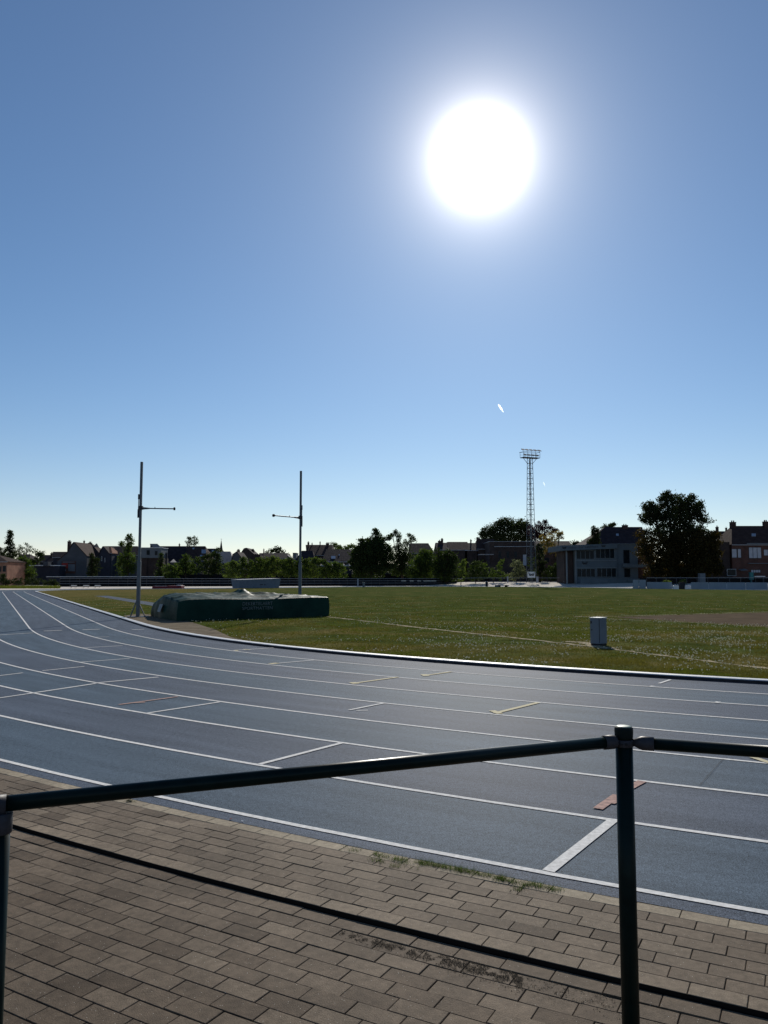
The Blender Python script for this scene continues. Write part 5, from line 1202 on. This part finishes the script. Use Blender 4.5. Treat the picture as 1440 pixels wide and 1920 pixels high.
MB().box(xat(88, 186, 2), xat(306, 186, 2), 186, 186.4, -.1, zat(1081.9, 186)).build('wall', M['wall_dark'], wl); MB().box(xat(87, 186, 2), xat(307, 186, 2), 185.8, 186.6, zat(1081.8, 186), zat(1080.9, 186)).build('coping', M['roof_metal'], wl)
# dark backing fence behind the far shrubs so the gardens end somewhere
bf = thing('garden_fence', 'dark garden fence behind the hedge shrubs', 'fence', (0, 196, 0)); MB().box(xat(306, 196, 1), xat(918, 196, 1), 196, 196.15, -.1, 2.6).build('boards', M['fence_dark'], bf)
bf2 = thing('garden_fence', 'dark fence below the large tree and the right brick house', 'fence', (60, 150, 0)); MB().box(xat(1200, 150, 1), xat(1560, 150, 1), 150, 150.15, -.1, 1.75).build('boards', M['fence_dark'], bf2)
# white advertising boards on the right
bd = [(1187, 1197.5), (1198.5, 1211), (1213, 1260), (1296, 1328.5), (1329.5, 1362.5), (1363.5, 1398), (1399, 1440), (1441, 1480)]
bl2 = ['leftmost narrow white board beside the clubhouse steps', 'second narrow white board from the left', 'long white board left of the gap with two white blocks', 'first white board right of the gap', 'second white board right of the gap', 'third white board right of the gap', 'fourth white board right of the gap, reaching the picture edge', 'white board just past the right picture edge']
for (a, b), lab in zip(bd, bl2):
    D = 127 - (a - 1187) / 250 * 13; D2 = 127 - (b - 1187) / 250 * 13; top = (1091.2 if a > 1200 else 1087.0) + (a - 1187) * .004
    pa, pb = Vector((xat(a, D, 0), D, 0)), Vector((xat(b, D2, 0), D2, 0)); za_ = zat(top, D)
    t = thing('advertising_board', lab, 'board', tuple((pa + pb) / 2), 'white boards along the right side of the field')
    MB().slab([pa + Vector((0, 0, .03)), pb + Vector((0, 0, .03)), pb + Vector((0, 0, za_)), pa + Vector((0, 0, za_))], .05).build('panel', M['board_white'], t)
    f_ = MB(); 
    for p in (pa.lerp(pb, .08), pa.lerp(pb, .92)): f_.bar(p + Vector((0, .35, 0)), p + Vector((0, .08, za_ - .1)), .05)
    f_.build('support', M['frame_dark'], t)
for a, b, lab in ((1264, 1273, 'left white block in the gap between the boards'), (1285, 1296, 'right white block in the gap between the boards')):
    o = MB().box(xat(a, 122, 0), xat(b, 122, 0), 122, 122.7, 0, zat(1098, 122)).build('white_block', M['plastic_white'], None, bevel=.03); tag(o, lab, 'block', 'white blocks in the board gap')
o = MB().box(xat(1274, 122.5, 0), xat(1284, 122.5, 0), 122.2, 122.9, 0, zat(1092, 122)).box(xat(1275.5, 122.5, 0), xat(1283, 122.5, 0), 122.1, 123.0, zat(1092, 122) + .002, zat(1091.2, 122)).build('dark_bin', M['kerb_face'], None); tag(o, 'grey bin with pale lid between the two white blocks', 'bin')
# small dark posts and boxes on the field edge
def bollard(px, D, w_, top, m, lab, capm='rail_grey'):
    x = xat(px, D, 0); z = zb(x) if D > 165 else 0; k = w_ * D / F / 2; t = thing('marker_post', lab, 'post', (x, D, z), 'short boxes and posts at the field edge')
    MB().box(x - k, x + k, D - k, D + k, z - .05, zat(top, D)).build('body', M[m], t, bevel=.02); MB().box(x - k * 1.15, x + k * 1.15, D - k * 1.15, D + k * 1.15, zat(top, D) + .002, zat(top, D) + .08).build('cap', M[capm], t)
bollard(682, 148, 4, 1092.5, 'wall_pale', 'short pale grey box on the far grass edge below the big spiky tree')
bollard(671, 172, 2.4, 1086, 'rail_grey', 'small grey box hung on the dark railing near the big spiky tree', 'rail_grey')
bollard(912.5, 160, 4.2, 1091, 'wall_dark', 'short dark box on the far grass edge left of the mast')
bollard(952, 172, 2.2, 1081.5, 'rail_grey', 'thin grey post left of the mast')
bollard(1007.5, 170, 4, 1081.5, 'rail_grey', 'grey electrical box at the right foot of the mast')
bollard(243, 168, 4.5, 1090.5, 'rail_grey', 'small grey box left of the left vault upright at the dark railing')
bollard(1059, 168, 3, 1090.5, 'wall_dark', 'dark bollard at the clubhouse corner')
# hurdles
def hurdle(px, D, w_, top, lab):
    x = xat(px, D, 0); k = w_ * D / F / 2; z = zat(top, D); t = thing('hurdle', lab, 'hurdle', (x, D, 0), 'hurdles standing on the far bend')
    MB().box(x - k, x + k, D - .02, D + .02, z - .12, z).build('bar', M['plastic_white'], t); l_ = MB()
    for s in (-.75, .75): l_.bar((x + s * k, D + .03, 0.03), (x + s * k, D + .03, z - .1), .04); l_.bar((x + s * k, D, .03), (x + s * k, D - .6, .03), .05)
    l_.build('stand', M['frame_dark'], t)
for p, lab in ((138.5, 'leftmost of three hurdles on the far left bend'), (161.5, 'middle of three hurdles on the far left bend'), (183, 'rightmost of three hurdles on the far left bend')): hurdle(p, 138, 11, 1097, lab)
for p, ww, lab in ((757, 9, 'leftmost hurdle below the birch'), (772, 7, 'second hurdle from the left below the birch'), (786, 7, 'third hurdle from the left below the birch'), (806, 24, 'wide rightmost hurdle below the broad green tree')): hurdle(p, 160, ww, 1088.6, lab)
# red foam mats
rm = thing('red_mat', 'dark red foam mat on the far grass edge beside the left vault upright', 'mat', (xat(315, 128, 0), 128, 0))
MB().box(xat(288.5, 128, 0), xat(316, 128, 0), 127, 129, 0, .42).build('foam_block', M['red_mat'], rm, bevel=.06); MB().box(xat(316.3, 128, 0), xat(343, 128, 0), 127, 129, 0, .50).build('foam_block', M['red_mat'], rm, bevel=.06)
MB().box(xat(333, 128, 0), xat(341, 128, 0), 127.2, 128.5, .502, .60).build('white_pad', M['plastic_white'], rm); MB().box(xat(292, 128, 0), xat(330, 128, 0), 127.1, 127.3, .43, .47).build('strap', M['glass_pale'], rm)
# long grey covered box
def long_box():
    D = 133.; t = thing('long_cover', 'long pale grey metal cover standing on the far grass edge right of the red mat', 'cover', (xat(480, D, 0), D, 0))
    xa, xb, xc = xat(434, D, 0), xat(526, D, 0), xat(449, D - 1.3, 0); za_, zb_ = zat(1087.5, D), zat(1085, D)
    p = [(xat(436, D - .2, 0), D - .2, .05), (xc, D - 1.5, .05), (xat(523, D + 1.2, 0), D + 1.2, .05), (xat(508, D + 2.6, 0), D + 2.6, .05)]
    q = [(xat(433, D - .3, 0), D - .3, za_), (xat(449, D - 1.6, 0), D - 1.6, za_ - .02), (xat(526, D + 1.3, 0), D + 1.3, zb_), (xat(508, D + 2.7, 0), D + 2.7, zb_)]
    MB().hexa(p + q).build('body', M['board_blue'], t); 
    q2 = [Vector(v) + Vector((0, 0, .003)) for v in q]; MB().hexa(q2 + [v + Vector((0, 0, .07)) for v in q2]).build('lid', M['rail_grey'], t)
    s = MB(); a, b = Vector(p[1]), Vector(p[2]); dd_ = (b - a).normalized(); 
    c = a.lerp(b, .52); s.bar(c + Vector((0, -.05, .55)), c + dd_ * .5 + Vector((0, -.05, .6)), .03, .12); s.bar(c + dd_ * .7 + Vector((0, -.05, .55)), c + dd_ * .9 + Vector((0, -.05, .6)), .03, .12); s.build('handle', M['frame_dark'], t)
long_box()
# trolley-like steel frame, teal bin, garden table
def frame_cart():
    D = 152; X = lambda p: xat(p, D, 0); t = thing('steel_trolley', 'low steel frame trolley standing on the far track left of the mast', 'trolley', (X(940), D, 0))
    f = MB(); a, b = X(931), X(954); 
    for y in (D - .6, D + .6): f.tube([(a, y, .35), (b, y, .30)], .035, 6); f.tube([(b - 1.2, y, .3), (b - .5, y, 1.0)], .03, 6); f.tube([(a + .3, y, .35), (a + .9, y, .85)], .03, 6)
    for x in (a, (a + b) / 2, b): f.tube([(x, D - .6, .33), (x, D + .6, .33)], .035, 6)
    f.build('frame', M['rail_grey'], t)
    MB().box(X(928), X(934), D - .7, D + .2, .0, .38).build('crate', M['leaf_pale'] if False else M['wall_pale'], t)
    for x in (a + .5, b - .5):
        for y in (D - .65, D + .65): MB().tube([(x, y - .04, .2), (x, y + .04, .2)], .2, 14).build('wheel', M['rubber'], t)
frame_cart()
def garden():
    D = 148; X = lambda p: xat(p, D, 1)
    t = thing('wheelie_bin', 'teal bin behind the railing in front of the right brick house', 'bin', (X(1409), D, 0)); MB().box(X(1406), X(1412), D - .3, D + .3, 1.4, zat(1074, D)).box(X(1408), X(1410.5), D - .15, D + .15, 0, 1.4).build('body', M['teal'], t); MB().box(X(1405.5), X(1412.5), D - .35, D + .35, zat(1074, D) + .002, zat(1073, D)).build('lid', M['teal'], t)
    t = thing('white_table', 'narrow white slab table beside the teal bin', 'table', (X(1422), D, 0)); MB().box(X(1414), X(1433), D - .5, D + .5, zat(1081.5, D), zat(1080, D)).build('table_top', M['plastic_white'], t); l_ = MB(); l_.box(X(1416), X(1417), D - .1, D + .1, 0, zat(1081.6, D)); l_.box(X(1430), X(1431), D - .1, D + .1, 0, zat(1081.6, D)); l_.build('leg', M['frame_dark'], t)
    t = thing('grey_container', 'pale grey box behind the right boards under the large tree', 'container', (X(1316), D, 0)); MB().box(X(1311), X(1321), D - .5, D + .5, 0, zat(1075, D)).build('body', M['wall_pale'], t)
garden()
t_ = flat_house('long_shed', 'long low dark shed behind the trunks of the large solitary tree', 1200, 1345, 176, 8, 1056, 'wall_dark', edge='wall_dark', cat='shed')

# ------------------------------------------------------------------ contrails high in the sky
def contrail(label, a, b, D, w0, w1):
    m = M.get('contrail')
    if not m:
        m = bpy.data.materials.new('ice_cloud'); m.use_nodes = True; nt = m.node_tree; nt.nodes.clear()
        o = nt.nodes.new('ShaderNodeOutputMaterial'); v = nt.nodes.new('ShaderNodeVolumePrincipled'); v.inputs['Color'].default_value = (1, 1, 1, 1); v.inputs['Density'].default_value = .05; v.inputs['Anisotropy'].default_value = .75
        nt.links.new(v.outputs[0], o.inputs['Volume']); M['contrail'] = m
    A_, B_ = at(*a, D), at(*b, D); n = 9; pts = [A_.lerp(B_, i / (n - 1)) for i in range(n)]
    rad = [max(.15, math.sin(PI * min(1, (i + .35) / (n - .3))) ** .6) * (w0 + (w1 - w0) * i / (n - 1)) for i in range(n)]
    o = MB().tube(pts, rad, 14).build('contrail', m, None, smooth=True); tag(o, label, 'contrail', 'short contrails in the clear sky')
contrail('bright short contrail left of the top of the floodlight mast, the higher one', (934.5, 758), (944.5, 774), 6000, 11, 5)
contrail('small faint contrail right of the mast, the lower one', (1018.5, 903.5), (1022.5, 912), 6500, 6, 3)
